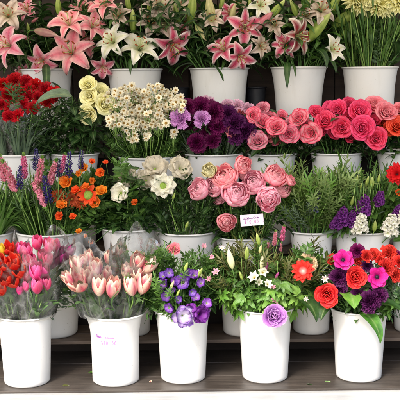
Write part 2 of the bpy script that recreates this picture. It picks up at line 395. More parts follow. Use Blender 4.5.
def link(o, parent=None, mw=None):
    COL.objects.link(o)
    if parent: o.parent = parent
    if mw is not None: o.matrix_local = mw
    return o
def obj(name, me, parent=None, mat=None): return link(bpy.data.objects.new(name, me), parent, mat)
def tag(o, label, cat, group=None):
    o['label'] = label; o['category'] = cat
    if group: o['group'] = group
    return o
def empty(name, loc, label, cat, group=None):
    o = bpy.data.objects.new(name, None); o.empty_display_size = 0.02; o.location = loc; COL.objects.link(o)
    return tag(o, label, cat, group)
def struct(name, me): o = obj(name, me); o['kind'] = 'structure'; return o

# ------------------------------------------------------------------ bloom library: each entry = list of (part name, mesh, local matrix); unit radius, base at z=0
ru = random.uniform
def lib_lily(mat, seed, openness=1.0):
    random.seed(seed); out = []
    for i in range(6):
        inner = i % 2
        b = MB()
        p = petal(1.25, 0.62 if inner else 0.42, sh_lance, 68 - 10 * openness, ru(-105, -50) * openness + 5, 1.7, 0.09, 0.055, 4, ru(0, 6), 5, 14, 0.03, 0.0, twist=ru(-0.5, 0.5))
        b.add(*p, mat)
        out.append(('petal', b.mesh('petal'), RZ(i * 60 + ru(-6, 6)) @ TR(0, 0, 0.012 * inner)))
    for i in range(6):
        a = R(i * 60 + 30); t = Vector((math.cos(a), math.sin(a), 0))
        pts = [t * (0.02 + 0.26 * k ** 1.5) + Vector((0, 0, 0.72 * k)) for k in (0, .25, .5, .75, 1)]
        b = MB().add(*tube(pts, 0.014, 4), 'filament')
        e = pts[-1]; d = Vector((-t.y, t.x, 0.2)) * 0.075
        b.add(*tube([e - d, e, e + d], [0.022, 0.034, 0.022], 5), 'anther')
        out.append(('stamen', b.mesh('stamen'), Matrix()))
    b = MB().add(*tube([(0, 0, 0), (0.01, 0, 0.5), (0.04, 0.02, 0.85)], [0.03, 0.02, 0.02], 5), 'filament')
    b.add(*ball(0.045, 0.035, 0.0, 6, 4), 'filament', TR(0.04, 0.02, 0.86))
    out.append(('pistil', b.mesh('pistil'), Matrix()))
    return out

def lib_rose(mat, seed, n=30, tight=0.0):
    random.seed(seed); b = MB(); ph = 0
    for k in range(n):
        t = k / (n - 1); ph += 137.5 + ru(-15, 15)
        r0 = 0.03 + 0.30 * t; L = 0.62 + 0.30 * t ** 0.8 + ru(-.03, .03)
        a0 = 93 - 28 * t; a1 = 108 - (115 - 50 * tight) * t ** 1.25 + ru(-6, 6)
        b.add(*petal(L, 0.42 + 0.78 * t, sh_round, a0, a1, 2.2, 0.05, 0.025 + 0.03 * t, 2, ru(0, 6), 6, 9, r0, 0.02, wrap=t < 0.8, rmin=0.16), mat, RZ(ph) @ RX(ru(-4, 4)))
    for i in range(5): b.add(*petal(0.42, 0.2, sh_lance, 30, -45, 1, 0, 0, 1, 0, 1, 4, 0.08, -0.02), 'lf_mid', RZ(i * 72))
    b.add(*ball(0.17, 0.13, 0.0, 8, 5), 'stem')
    return [('bloom', b.mesh('rose_bloom'), Matrix())]

def lib_ranun(mat, seed, n=64):
    random.seed(seed); b = MB(); ph = 0
    for k in range(n):
        t = k / (n - 1); ph += 137.5 + ru(-14, 14)
        r0 = 0.04 + 0.40 * t; L = 0.62 + 0.26 * t + ru(-.03, .03)
        a0 = 96 - 66 * t ** 1.3; a1 = 135 - 30 * t ** 2 + ru(-9, 9)
        b.add(*petal(L, 0.36 + 0.62 * t, sh_round, a0, a1, 1.5, 0.08, 0.02 + 0.025 * t, 2, ru(0, 6), 3, 6, r0, 0.04, wrap=True, rmin=0.2), mat, RZ(ph) @ RX(ru(-4, 4)))
    b.add(*ball(0.07, 0.10, 0.55, 8, 5, 0.1), 'centre_green')
    b.add(*ball(0.2, 0.1, 0.03, 8, 5), 'stem')
    return [('bloom', b.mesh('ranunculus_bloom'), Matrix())]

def lib_carn(mat, seed, n=44):
    random.seed(seed); b = MB(); ph = 0
    for k in range(n):
        t = k / (n - 1); ph += 137.5 + ru(-20, 20)
        a0 = 88 - 50 * t; a1 = 84 - 92 * t + ru(-14, 14)
        b.add(*petal(0.72 + 0.33 * t + ru(-.08, .08), 0.62, sh_fan, a0, a1, 1.6, 0.0, 0.11, 4.5, ru(0, 6), 5, 5, 0.02, 0.02, fringe=0.05), mat, RZ(ph))
    b.add(*tube([(0, 0, -0.45), (0, 0, -0.2), (0, 0, 0.12)], [0.10, 0.15, 0.17], 7), 'lf_sage')
    return [('bloom', b.mesh('carnation_bloom'), Matrix())]

def lib_tulip(mat, seed, openness=0.0):
    random.seed(seed); out = []
    for i in range(6):
        inner = i % 2
        b = MB().add(*petal(1.08, 0.68, sh_egg, 26 + 12 * inner, 112 - 34 * openness + ru(-8, 6) - 3 * inner, 0.75, 0.0, 0.012 + 0.05 * openness, 2, ru(0, 6), 4, 9, 0.02, 0.0 + 0.01 * inner, wrap=True, rmin=0.2), mat)
        out.append(('petal', b.mesh('petal'), RZ(i * 60 + ru(-5, 5))))
    return out

def lib_bud(mat, seed, fat=0.15):
    random.seed(seed); b = MB(); V, F, UV = [], [], []
    ns, nr = 12, 14; bend = ru(-0.1, 0.1)
    for j in range(nr + 1):
        t = j / nr; r = fat * (math.sin(math.pi * t ** 0.82) ** 0.75 * 0.96 + 0.10 * (1 - t))
        for i in range(ns):
            a = 2 * math.pi * i / ns; rr = r * (1 + 0.11 * math.cos(3 * a))
            V.append((rr * math.cos(a) + bend * t * t, rr * math.sin(a), t)); UV.append(((i * 6 / ns) % 1.0 * 0.5 + 0.25, t))
    for j in range(nr):
        for i in range(ns): F.append((j * ns + i, j * ns + (i + 1) % ns, (j + 1) * ns + (i + 1) % ns, (j + 1) * ns + i))
    b.add(V, F, UV, mat)
    return [('bud', b.mesh('bud'), Matrix())]

def lib_open(mat, seed, n=6, W=0.75, a0=60, a1=10, ruf=0.06, cmat='centre_green', cr=0.12, cz=0.1, L=1.05, shape=sh_round, layers=1, cup=0.1, stam=None, fringe=0):
    random.seed(seed); b = MB()
    for q in range(layers):
        f = q / max(1, layers)
        for i in range(n):
            b.add(*petal(L * (1 - 0.28 * f) + ru(-.05, .05), W, shape, a0 + 25 * f, a1 + 40 * f + ru(-10, 10), 1.2, cup, ruf, 2.5, ru(0, 6), 3, 7, 0.03, 0.02 + 0.02 * (i % 2) + 0.04 * q, fringe=fringe), mat, RZ(i * 360 / n + q * 180 / n + ru(-6, 6)))
    b.add(*ball(0.10, 0.06, 0.0, 8, 4), 'stem')
    out = [('bloom', b.mesh('open_bloom'), Matrix())]
    c = MB().add(*ball(cr, cr * 0.75, cz, 10, 6, 0.06), cmat)
    if stam:
        for i in range(26):
            a = R(i * 13.9 * 3); rr = cr * ru(1.2, 1.9)
            c.add(*tube([(0, 0, cz), (rr * math.cos(a), rr * math.sin(a), cz + 0.05)], 0.012, 4), stam)
            c.add(*ball(0.028, 0.028, 0, 5, 3), stam, TR(rr * math.cos(a), rr * math.sin(a), cz + 0.06))
    out.append(('flower_centre', c.mesh('flower_centre'), Matrix()))
    return out

def lib_spike(mat, seed, rad=0.13, n=190, bl=0.13, tipm='lf_bright', up=35, shape='cone'):
    """a flower spike of unit height"""
    random.seed(seed); b = MB(); b.add(*tube([(0, 0, 0), (0, 0, 1)], [0.03, 0.01], 5), 'stem_light')
    for k in range(n):
        t = (k + 0.5) / n; rr = rad * (0.55 + 0.9 * t) * (1 - t) ** 0.55 * 1.25 if shape == 'cone' else rad * (1 - t ** 3)
        mt = mat if t < 0.88 or not tipm else tipm
        s = bl * (1 - 0.5 * t)
        s *= ru(0.7, 1.3); b.add(*petal(s, s * 0.6, sh_round, up + 25 * t + ru(-15, 15), up + 45 + ru(-40, 15), 1, 0.2, 0.03, 2, ru(0, 6), 1, 3, rr * 0.55, t * 0.97), mt, RZ(k * 137.5 + ru(-20, 20)))
    return [('bloom_spike', b.mesh('bloom_spike'), Matrix())]

def lib_stock(mat, seed, n=26, rad=0.36, fl=0.25):
    """a dense head of ruffled florets, unit height"""
    random.seed(seed); b = MB(); b.add(*tube([(0, 0, -0.1), (0, 0, 0.95)], [0.035, 0.02], 5), 'stem')
    for k in range(n):
        t = (k + 0.5) / n; a = k * 137.5; s = fl * (1.1 - 0.55 * t)
        T = RZ(a) @ TR(rad * (1 - 0.65 * t) * 0.72, 0, t * 0.92) @ RY(80 - 60 * t + ru(-15, 15)) @ SC(s)
        for q in range(9):
            b.add(*petal(0.85, 0.7, sh_round, 60 - 30 * (q > 3), 20 + 30 * (q <= 3), 1, 0, 0.12, 3, ru(0, 6), 2, 4, 0.03, 0.03), mat, T @ RZ(q * 80 + ru(-10, 10)))
    return [('bloom_spike', b.mesh('stock_head'), Matrix())]

LIB = {}
def reg(name, fn, nvar, zc, *a, **k):
    LIB[name] = ([fn(*a, seed=sum(map(ord, name)) + 31 * i, **k) if False else fn(a[0], sum(map(ord, name)) + 31 * i, *a[1:], **k) for i in range(nvar)], zc)
for c in ('pink', 'coral', 'star', 'red', 'white', 'dusty'): reg('lily_' + c, lib_lily, 3, 0.45, 'lily_' + c)
reg('lily_half', lib_lily, 1, 0.5, 'lily_white', 0.25); reg('lily_half_star', lib_lily, 2, 0.5, 'lily_star', 0.35)
for c in ('green', 'cream', 'white', 'pink', 'dusty', 'mauve'): reg('bud_' + c, lib_bud, 2, 0.5, 'bud_' + c)
reg('bud_fat', lib_bud, 2, 0.5, 'bud_green', 0.17)
for c in ('yellow', 'bi', 'bilight', 'hot', 'coralpink', 'orange', 'red', 'lilac'): reg('rose_' + c, lib_rose, 3, 0.45, 'rose_' + c)
for c in ('pink', 'coral', 'cream'): reg('ranun_' + c, lib_ranun, 3, 0.40, 'ranun_' + c)
for c in ('red', 'purple', 'plum', 'lilac', 'pale'): reg('carn_' + c, lib_carn, 3, 0.4, 'carn_' + c)
reg('carn_scarlet', lib_carn, 2, 0.4, 'rose_red')
reg('peach', lib_carn, 1, 0.4, 'peach', 60)
for c in ('pink', 'cream', 'hot', 'plum', 'yellow'): reg('tulip_' + c, lib_tulip, 3, 0.5, 'tulip_' + c)
reg('tulip_red', lib_tulip, 3, 0.5, 'tulip_red', 0.55); reg('tulip_open', lib_tulip, 2, 0.5, 'tulip_pink', 0.7)
reg('anem', lib_open, 2, 0.15, 'anem', n=6, W=0.8, a0=35, a1=12, ruf=0.04, cmat='centre_dark', cr=0.2, cz=0.14, layers=2, stam='centre_dark')
reg('gerb_red', lib_open, 1, 0.15, 'gerb_red', n=12, W=0.4, a0=35, a1=0, ruf=0.04, cmat='centre_pale', cr=0.17, layers=2)
reg('poppy', lib_open, 2, 0.25, 'poppy_white', n=6, W=0.95, a0=50, a1=10, ruf=0.13, cmat='centre_green', cr=0.2, layers=2, stam='centre_yellow')
reg('scabiosa', lib_open, 1, 0.25, 'poppy_white', n=9, W=0.6, a0=45, a1=0, ruf=0.14, cmat='centre_green', cr=0.34, cz=0.18, layers=2, stam='centre_green')
reg('dusty', lib_open, 2, 0.25, 'dusty', n=7, W=0.9, a0=50, a1=-10, ruf=0.16, cmat='centre_green', cr=0.12, layers=2)
reg('orange', lib_open, 3, 0.3, 'orange', n=6, W=0.75, a0=65, a1=30, ruf=0.06, cmat='centre_green', cr=0.16, layers=2)
reg('orange_green', lib_open, 1, 0.3, 'orange', n=9, W=0.45, a0=40, a1=15, ruf=0.08, cmat='centre_green', cr=0.45, cz=0.2, stam='centre_green')
reg('russet', lib_open, 2, 0.2, 'russet', n=11, W=0.28, a0=40, a1=-25, ruf=0.04, cmat='centre_yellow', cr=0.12, shape=sh_lance, layers=2)
reg('mum', lib_open, 2, 0.3, 'yellow_mum', n=17, W=0.3, a0=45, a1=-5, ruf=0.03, cmat='centre_yellow', cr=0.12, layers=6, shape=sh_egg, cup=0.3)
reg('dahlia', lib_open, 1, 0.3, 'carn_red', n=13, W=0.34, a0=45, a1=5, ruf=0.03, cmat='centre_dark', cr=0.12, layers=4)
reg('lisi', lib_open, 3, 0.4, 'lisi', n=5, W=0.95, a0=75, a1=25, ruf=0.12, cmat='centre_green', cr=0.1, cz=0.25)
reg('lisi_dark', lib_open, 2, 0.4, 'lisi_dark', n=5, W=0.95, a0=70, a1=0, ruf=0.16, cmat='centre_yellow', cr=0.08, layers=2)
reg('lisi_white', lib_open, 2, 0.4, 'lisi_white', n=5, W=0.95, a0=70, a1=-15, ruf=0.16, cmat='centre_green', cr=0.09, layers=2)
reg('freesia', lib_open, 2, 0.45, 'poppy_white', n=6, W=0.55, a0=75, a1=15, ruf=0.03, cmat='centre_yellow', cr=0.07, cz=0.3, shape=sh_egg)
reg('alstro', lib_open, 2, 0.45, 'alstro', n=6, W=0.5, a0=70, a1=15, ruf=0.03, cmat='centre_yellow', cr=0.07, cz=0.3, shape=sh_egg)
reg('alstro_pale', lib_open, 2, 0.3, 'alstro_pale', n=6, W=0.45, a0=55, a1=0, ruf=0.03, cmat='centre_yellow', cr=0.08, shape=sh_egg)
reg('spike_pink', lib_spike, 2, 0.5, 'spike_pink'); reg('spike_mag', lib_spike, 2, 0.5, 'spike_magenta')
reg('spike_blue', lib_spike, 2, 0.5, 'spike_blue', 0.12, 90, 0.14, None, 20)
reg('stock_purple', lib_stock, 2, 0.5, 'stock_purple'); reg('stock_white', lib_stock, 2, 0.5, 'stock_white')
reg('stock_blue', lib_stock, 1, 0.5, 'stock_blue', 16, 0.22, 0.2)

# leaves (unit length, growing along +X from the origin) ------------------------------------------------
def lib_leaf(mat, seed, W=0.2, shape=sh_lance, a0=35, a1=-25, fold=0.18, ruf=0.0, lob=0.0, nv=8):
    random.seed(seed); b = MB()
    sh = shape if not lob else (lambda v: shape(v) * (1 - lob * (0.5 + 0.5 * math.cos(v * 26))))
    b.add(*petal(1, W, sh, a0, a1, 1.1, fold, ruf, 3, ru(0, 6), 2, nv if not lob else 18, 0, 0, twist=ru(-0.5, 0.5)), mat)
    return b.mesh('leaf')
LEAF = {}
def regleaf(name, *a, **k): LEAF[name] = [lib_leaf(a[0], 11 + i * 7 + len(name), *a[1:], **k) for i in range(3)]
regleaf('lily', 'lf_lily', 0.17, sh_lance, 45, -30)
regleaf('rose', 'lf_dark', 0.55, sh_leaf, 30, -20, 0.12)
regleaf('broad', 'lf_hang', 0.5, sh_leaf, 25, -30, 0.1, 0.02)
regleaf('tulip', 'lf_tulip', 0.2, sh_strap, 75, 45, 0.3, 0.02)
regleaf('grass', 'lf_mid', 0.05, sh_lance, 75, 20, 0.1)
regleaf('small', 'lf_mid', 0.25, sh_lance, 40, 0)
regleaf('round', 'lf_bright', 0.9, sh_round, 20, -20, 0.05, 0.04, 0.12)
regleaf('grey', 'lf_grey', 0.14, sh_lance, 50, 10)

# sprigs of greenery: unit length above the bucket mouth; (foliage mesh, stem mesh) ------------------------
def sprig(kind, mat, seed):
    random.seed(seed); f = MB(); s = MB()
    cx, cy = ru(-0.12, 0.12), ru(-0.12, 0.12)
    at = lambda t: Vector((cx * t * t, cy * t * t, t))
    if kind not in ('grass', 'straps'): s.add(*tube([(0, 0, -0.4), (0, 0, 0)] + [tuple(at(t)) for t in (.25, .5, .75, 1)], [0.014, 0.013, 0.012, 0.010, 0.008, 0.004], 5), 'stem')
    if kind == 'lily':
        for k in range(20):
            t = 0.12 + 0.88 * k / 19
            f.add(*petal(0.42 * (1 - 0.45 * t) + ru(-.04, .04), 0.075, sh_lance, ru(40, 60), ru(-55, 0), 1.1, 0.2, 0, 2, 0, 2, 7, 0, 0, twist=ru(-.8, .8)), mat, TR(*at(t)) @ RZ(k * 137.5 + ru(-20, 20)))
    elif kind == 'rose':
        for k in range(14):
            t = 0.04 + 0.92 * k / 13; T = TR(*at(t)) @ RZ(k * 137.5)
            s.add(*tube([(0, 0, 0), (0.12, 0, 0.06), (0.24, 0, 0.08)], 0.004, 4), 'stem', T)
            for (x, an) in ((0.24, 0), (0.14, 60), (0.14, -60)):
                f.add(*petal(0.24 + ru(-.04, .04), 0.145, sh_leaf, ru(5, 35), ru(-45, 0), 1, 0.1, 0.006, 2, ru(0, 6), 2, 5), mat, T @ TR(x, 0, 0.07) @ RZ(an + ru(-15, 15)) @ RX(ru(-30, 30)))
    elif kind in ('fern', 'fernfine'):
        nb, nl = (20, 10)
        for k in range(nb):
            t = 0.02 + 0.95 * k / (nb - 1); L = 0.36 * (1 - 0.6 * t); T = TR(*at(t)) @ RZ(k * 137.5 + ru(-20, 20)) @ RY(ru(-65, -15))
            s.add(*tube([(0, 0, 0), (L, 0, 0)], [0.005, 0.002], 3), 'stem', T)
            for q in range(nl):
                x = L * (0.2 + 0.8 * q / (nl - 1)); a = (60 if q % 2 else -60) if q < nl - 1 else 0
                ll = 0.16 * (1 - 0.5 * x / L)
                f.add(*petal(ll, ll * (0.45 if kind == 'fern' else 0.2), sh_lance, ru(-10, 40), ru(-20, 30), 1, 0.1, 0, 2, 0, 1, 3), mat, T @ TR(x, 0, 0) @ RZ(a + ru(-15, 15)) @ RX(ru(-50, 50)))
    elif kind == 'needle':
        for br in range(5):
            t0 = br * 0.1; T = (TR(*at(t0)) @ RZ(br * 137.5) @ RY(ru(14, 34))) if br else Matrix()
            LL = 1 - t0 - ru(0, .15)
            if br: s.add(*tube([(0, 0, 0), (0, 0, LL)], [0.007, 0.003], 4), 'stem_light', T)
            for k in range(44):
                t = 0.1 + 0.9 * k / 43
                f.add(*petal(0.13 + ru(-.04, .04), 0.025, sh_lance, ru(30, 60), ru(20, 50), 1, 0.1, 0, 2, 0, 1, 3), mat, T @ TR(0, 0, t * LL) @ RZ(k * 137.5))
    elif kind == 'grass':
        for k in range(22):
            f.add(*petal(ru(0.7, 1.15), ru(0.03, 0.055), sh_lance, 90 - ru(0, 14), 90 - ru(5, 75), 2.0, 0.15, 0, 2, 0, 1, 9, 0, -0.15, twist=ru(-1, 1)), mat, RZ(k * 137.5) @ TR(ru(0, .05), 0, 0))
        s.add(*tube([(0, 0, -0.4), (0, 0, 0.3), (0.03, 0, 0.85)], [0.012, 0.010, 0.006], 5), 'stem_light')
    elif kind == 'straps':
        for k in range(4):
            f.add(*petal(ru(0.7, 1.05), ru(0.13, 0.19), sh_strap, 88, 90 - ru(10, 75), 1.6, 0.25, 0.01, 2, ru(0, 6), 2, 9, 0.01, -0.12, twist=ru(-.8, .8)), mat, RZ(k * 100 + ru(-20, 20)))
        s.add(*tube([(0, 0, -0.4), (0, 0, 0.3), (0.02, 0, 0.7)], [0.018, 0.016, 0.010], 5), 'stem_light')
    elif kind == 'lobed':
        for k in range(11):
            t = 0.05 + 0.92 * k / 10; T = TR(*at(t)) @ RZ(k * 137.5 + ru(-20, 20)) @ RX(ru(-25, 25))
            for an, ll in ((0, 0.5), (38, 0.38), (-38, 0.38), (75, 0.24), (-75, 0.24)):
                l2 = ll * (1 - 0.35 * t)
                f.add(*petal(l2, l2 * 0.42, lambda v: sh_lance(v) * (1 - 0.3 * (0.5 + 0.5 * math.cos(v * 20))), ru(25, 35), -30, 1, 0.1, 0.004, 2, 0, 1, 10), mat, T @ RZ(an))
    elif kind == 'shoots':
        for k in range(7):
            a = k * 137.5; T = RZ(a) @ TR(0.04, 0, 0) @ RY(ru(2, 16)); L = ru(0.7, 1.05)
            s.add(*tube([(0, 0, -0.3), (0, 0, L)], [0.009, 0.006], 4), 'stem_light', T)
            for q in range(5): f.add(*petal(ru(.2, .34), 0.035, sh_lance, 82, ru(50, 85), 1.3, 0.2, 0, 2, 0, 1, 5), mat, T @ TR(0, 0, L * (0.2 + 0.17 * q)) @ RZ(q * 137))
    return f.mesh('foliage'), s.mesh('sprig_stem')
SPR = {}
def getsprig(kind, mat):
    key = (kind, mat)
    if key not in SPR:
        st = random.getstate(); SPR[key] = [sprig(kind, mat, 100 + 17 * i + len(SPR)) for i in range(3)]; random.setstate(st)
    return SPR[key]

# ------------------------------------------------------------------ the setting
struct('pavement', MB().add(*box(-40, 40, -40, 1.18, -0.42, -0.30), mat='pavement').mesh('pavement', False))
struct('wall_behind', MB().add(*box(-6, 6, 1.18, 1.30, -0.42, 3.2), mat='wall').mesh('wall_behind', False))

stand = empty('flower_stand', (0, 0.5, -0.30), 'stepped wooden flower stand with weathered shelf boards and a white front edge', 'display stand')
def part(name, geo, mat, parent=stand, bev=0.002):
    me = MB().add(*box(*geo, bev), mat=mat).mesh(name, False)
    return obj(name, me, parent, Matrix.Translation(-Vector(parent.location)))
XL, XR = -1.25, 1.25
YB = [0.0, 0.27, 0.55, 0.82]; ZB = [0.0, 0.119, 0.46, 0.88]
for y0, y1 in ((-0.150, 0.0185), (0.020, 0.200), (0.2015, 0.384)): part('deck_board', (XL, XR, y0, y1, -0.025, 0.0), 'deck')
part('front_edge', (XL - 0.01, XR + 0.01, -0.185, -0.1515, -0.10, -0.006), 'white_paint', bev=0.006)
part('front_panel', (XL, XR, -0.160, -0.1515, -0.295, -0.1), 'white_paint')
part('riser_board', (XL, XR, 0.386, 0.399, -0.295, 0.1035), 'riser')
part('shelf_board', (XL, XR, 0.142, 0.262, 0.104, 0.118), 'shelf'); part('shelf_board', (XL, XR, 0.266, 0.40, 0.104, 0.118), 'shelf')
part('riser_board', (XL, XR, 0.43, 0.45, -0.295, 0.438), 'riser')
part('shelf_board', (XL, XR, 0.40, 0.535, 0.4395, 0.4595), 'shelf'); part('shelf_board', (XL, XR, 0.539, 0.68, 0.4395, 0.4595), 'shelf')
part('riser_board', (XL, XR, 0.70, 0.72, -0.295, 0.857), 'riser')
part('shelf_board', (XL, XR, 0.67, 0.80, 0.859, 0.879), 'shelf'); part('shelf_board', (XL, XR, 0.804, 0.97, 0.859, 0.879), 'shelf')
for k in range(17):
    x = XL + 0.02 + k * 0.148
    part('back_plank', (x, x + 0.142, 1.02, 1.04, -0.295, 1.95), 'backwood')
for x in (XL - 0.03, XR): part('side_panel', (x, x + 0.028, 0.05, 1.05, -0.295, 0.85), 'backwood')

aw = empty('awning', (0, 1.17, 2.0), 'unseen beige canvas awning stretched over the flower stand', 'awning')  # out of view; added to keep sun off the upper rows
b = MB(); V, F = [], []
NX, NY = 24, 10; AWF, AWZ = -1.55, 2.28  # front edge placed so sunlight reaches only the front buckets
for j in range(NY + 1):
    for i in range(NX + 1):
        x = -3.2 + 6.4 * i / NX; t = j / NY; y = 1.17 + (AWF - 1.17) * t
        V.append((x, y, 2.75 + (AWZ - 2.75) * t - 0.03 * math.sin(math.pi * t) + 0.012 * math.cos(i * math.pi)))
for j in range(NY):
    for i in range(NX): a_ = j * (NX + 1) + i; F.append((a_, a_ + 1, a_ + NX + 2, a_ + NX + 1))
b.add(V, F, None, 'canvas')
obj('canvas', b.mesh('canvas'), aw, Matrix.Translation(-Vector(aw.location)))
b = MB()
for i in range(NX):
    x0 = -3.2 + 6.4 * i / NX; x1 = x0 + 6.4 / NX
    b.add([(x0, AWF, AWZ), (x1, AWF, AWZ), (x1, AWF - .01, AWZ - 0.15), ((x0 + x1) / 2, AWF - .012, AWZ - 0.2), (x0, AWF - .01, AWZ - 0.15)], [(0, 1, 2, 3, 4)], None, 'canvas')
obj('valance', b.mesh('valance', False), aw, Matrix.Translation(-Vector(aw.location)))
for x in (-3.1, 3.1):
    obj('awning_post', MB().add(*tube([(x, AWF + 0.05, -0.3), (x, AWF + 0.05, AWZ - 0.01)], 0.025, 12), mat='metal').mesh('awning_post'), aw, Matrix.Translation(-Vector(aw.location)))

# ------------------------------------------------------------------ buckets
BK = {}
def bucket_mesh(h, rt, rb, flare, seed):
    random.seed(seed); b = MB(); prof = []
    for t in (0, 0.02, 0.06, 0.2, 0.4, 0.6, 0.75, 0.86, 0.93, 0.975, 1.0):
        r = rb + (rt - flare - rb) * t + flare * max(0, (t - 0.62) / 0.38) ** 2.2
        if t == 0: r -= 0.006
        prof.append((r, t * h))
    prof += [(rt + 0.0045, h - 0.001), (rt + 0.0055, h + 0.002), (rt + 0.0045, h + 0.005), (rt - 0.001, h + 0.006), (rt - 0.004, h)]
    for t in (0.93, 0.75, 0.4, 0.03): prof.append((rb + (rt - flare - rb) * t + flare * max(0, (t - 0.62) / 0.38) ** 2.2 - 0.004, t * h))
    prof.append((0.001, 0.03 * h)); prof = [(0.001, 0.004), (rb - 0.014, 0.004), (rb - 0.011, 0.0)] + prof
    ns = 56; V, F = [], []; e = ru(0.0, 0.012) if flare < 0.02 else 0.0
    for r, z in prof:
        for i in range(ns):
            a = 2 * math.pi * i / ns; k = 1 + e * math.cos(2 * a) * z / h
            V.append((r * k * math.cos(a), r * k * math.sin(a), z))
    for j in range(len(prof) - 1):
        for i in range(ns): F.append((j * ns + i, j * ns + (i + 1) % ns, (j + 1) * ns + (i + 1) % ns, (j + 1) * ns + i))
    b.add(V, F, None, 'bucket'); return b.mesh('bucket')
def bucket(key, px, row, wpx, label, h=None, rimpy=None, flare=0.012, taper=0.80, dy=0.0):
    Y = YB[row] + dy; mp = MPP(Y); rt = wpx / 2 * mp
    H = h if h else (0.275, 0.44, 0.405, 0.38)[row]
    base = P(px, 200, Y); loc = Vector((base.x, Y, ZB[row]))
    if rimpy is not None: H = P(px, rimpy, Y).z - ZB[row]
    o = obj('flower_bucket', bucket_mesh(H, rt, rt * taper, flare, hash_(key))); o.location = loc; o.rotation_euler.z = random.uniform(0, 6)
    tag(o, label, 'bucket', 'white plastic buckets on the stepped stand')
    BK[key] = dict(loc=loc, rt=rt, rb=rt * taper, h=H, Y=Y, px=px, o=o)
def hash_(s): return sum((i + 3) * ord(c) for i, c in enumerate(s))
bucket('A1', 21, 0, 57, 'white front-row bucket of red and hot pink tulips in cellophane', rimpy=314, flare=0.008, taper=0.82, dy=-.025)
bucket('A2', 112, 0, 60, 'white front-row bucket of pink and cream tulips with handwritten price on it', rimpy=313, flare=0.0201, taper=0.80, dy=-.02)
bucket('A3', 181, 0, 57, 'white front-row bucket holding purple lisianthus', rimpy=309, flare=0.009, taper=0.80)
bucket('A4', 265, 0, 58, 'white front-row bucket of mixed greenery with a lilac rose over its rim', rimpy=307, flare=0.007, taper=0.80)
bucket('A5', 361, 0, 58, 'white front-row bucket of red roses and magenta anemones, one big leaf hanging', rimpy=308, flare=0.007, taper=0.80)
bucket('B0', -22, 1, 66, 'white second-row bucket cut off by the left edge of the photo', rimpy=233)
bucket('B1', 50, 1, 70, 'wide white second-row bucket of pink spikes and orange flowers', rimpy=231, taper=0.68)
bucket('B2', 128, 1, 55, 'white second-row bucket of dark leaves and a single white poppy', rimpy=228, taper=0.72)
bucket('B3', 187, 1, 60, 'white second-row bucket of thin curved stems and a white green-centred flower', rimpy=231, taper=0.62)
bucket('B4', 243, 1, 56, 'white second-row bucket behind the price card full of pink ranunculus', rimpy=236, taper=0.74, dy=-0.01)
bucket('B5', 312, 1, 44, 'narrow white second-row bucket filled with pale green needle foliage', rimpy=231, taper=0.84)
bucket('B6', 363, 1, 58, 'white second-row bucket of purple and white stock flowers', rimpy=230, taper=0.72)
bucket('B7', 417, 1, 50, 'white second-row bucket cut off by the right edge of the photo', rimpy=232)
bucket('C1', 22, 2, 62, 'white third-row bucket below the red carnations', rimpy=154)
bucket('C2', 76, 2, 48, 'white third-row bucket below the cream yellow roses', rimpy=154)
bucket('C3', 149, 2, 59, 'white third-row bucket brimming with small cream daisies', rimpy=157)
bucket('C4', 214, 2, 57, 'white third-row bucket below the purple and lilac carnations', rimpy=154)
bucket('C5', 272, 2, 48, 'white third-row bucket below the red-edged pink roses', rimpy=154)
bucket('C6', 336, 2, 52, 'white third-row bucket below the hot pink roses', rimpy=153)
bucket('C7', 400, 2, 48, 'white third-row bucket below the orange-red roses', rimpy=152)
bucket('D1', 51, 3, 50, 'white top-row bucket under the pink lilies, a dark leaf hanging across it', rimpy=70, taper=0.86)
bucket('D2', 137, 3, 54, 'white top-row bucket under the white lilies', rimpy=70)
bucket('D3', 220, 3, 58, 'white top-row bucket between white and striped lilies, its rim half covered by leaves', rimpy=69, taper=0.84)
bucket('D4', 298, 3, 55, 'white top-row bucket with a long leaf hanging down its front', rimpy=68, taper=0.72)
bucket('D5', 368, 3, 54, 'white top-row bucket of bare upright stems and yellow chrysanthemums', rimpy=68, taper=0.84)

# ------------------------------------------------------------------ flowers
def bez(p0, c1, c2, p3, t): return p0 * (1 - t) ** 3 + c1 * 3 * t * (1 - t) ** 2 + c2 * 3 * t * t * (1 - t) + p3 * t ** 3
def stem_path(P0, dirv, bk):
    ax = Vector((bk['loc'].x, bk['loc'].y)); d = Vector((P0.x, P0.y)) - ax
    m = d * 0.55
    if m.length > bk['rt'] * 0.78: m = m.normalized() * bk['rt'] * 0.78
    m += Vector((random.uniform(-1, 1), random.uniform(-1, 1))) * bk['rt'] * 0.12
    Mo = Vector((ax.x + m.x, ax.y + m.y, bk['loc'].z + bk['h'] - 0.004))
    bt = -m * 0.5
    B = Vector((ax.x + bt.x, ax.y + bt.y, bk['loc'].z + 0.03 * bk['h'] + 0.008))
    k = max(0.03, (P0 - Mo).length * 0.42)
    c1 = P0 - dirv * k; c2 = Mo + (Mo - B).normalized() * k
    pts = [bez(P0, c1, c2, Mo, i / 9) for i in range(10)]
    pts += [Mo.lerp(B, 0.5), B]
    return pts, B, Mo

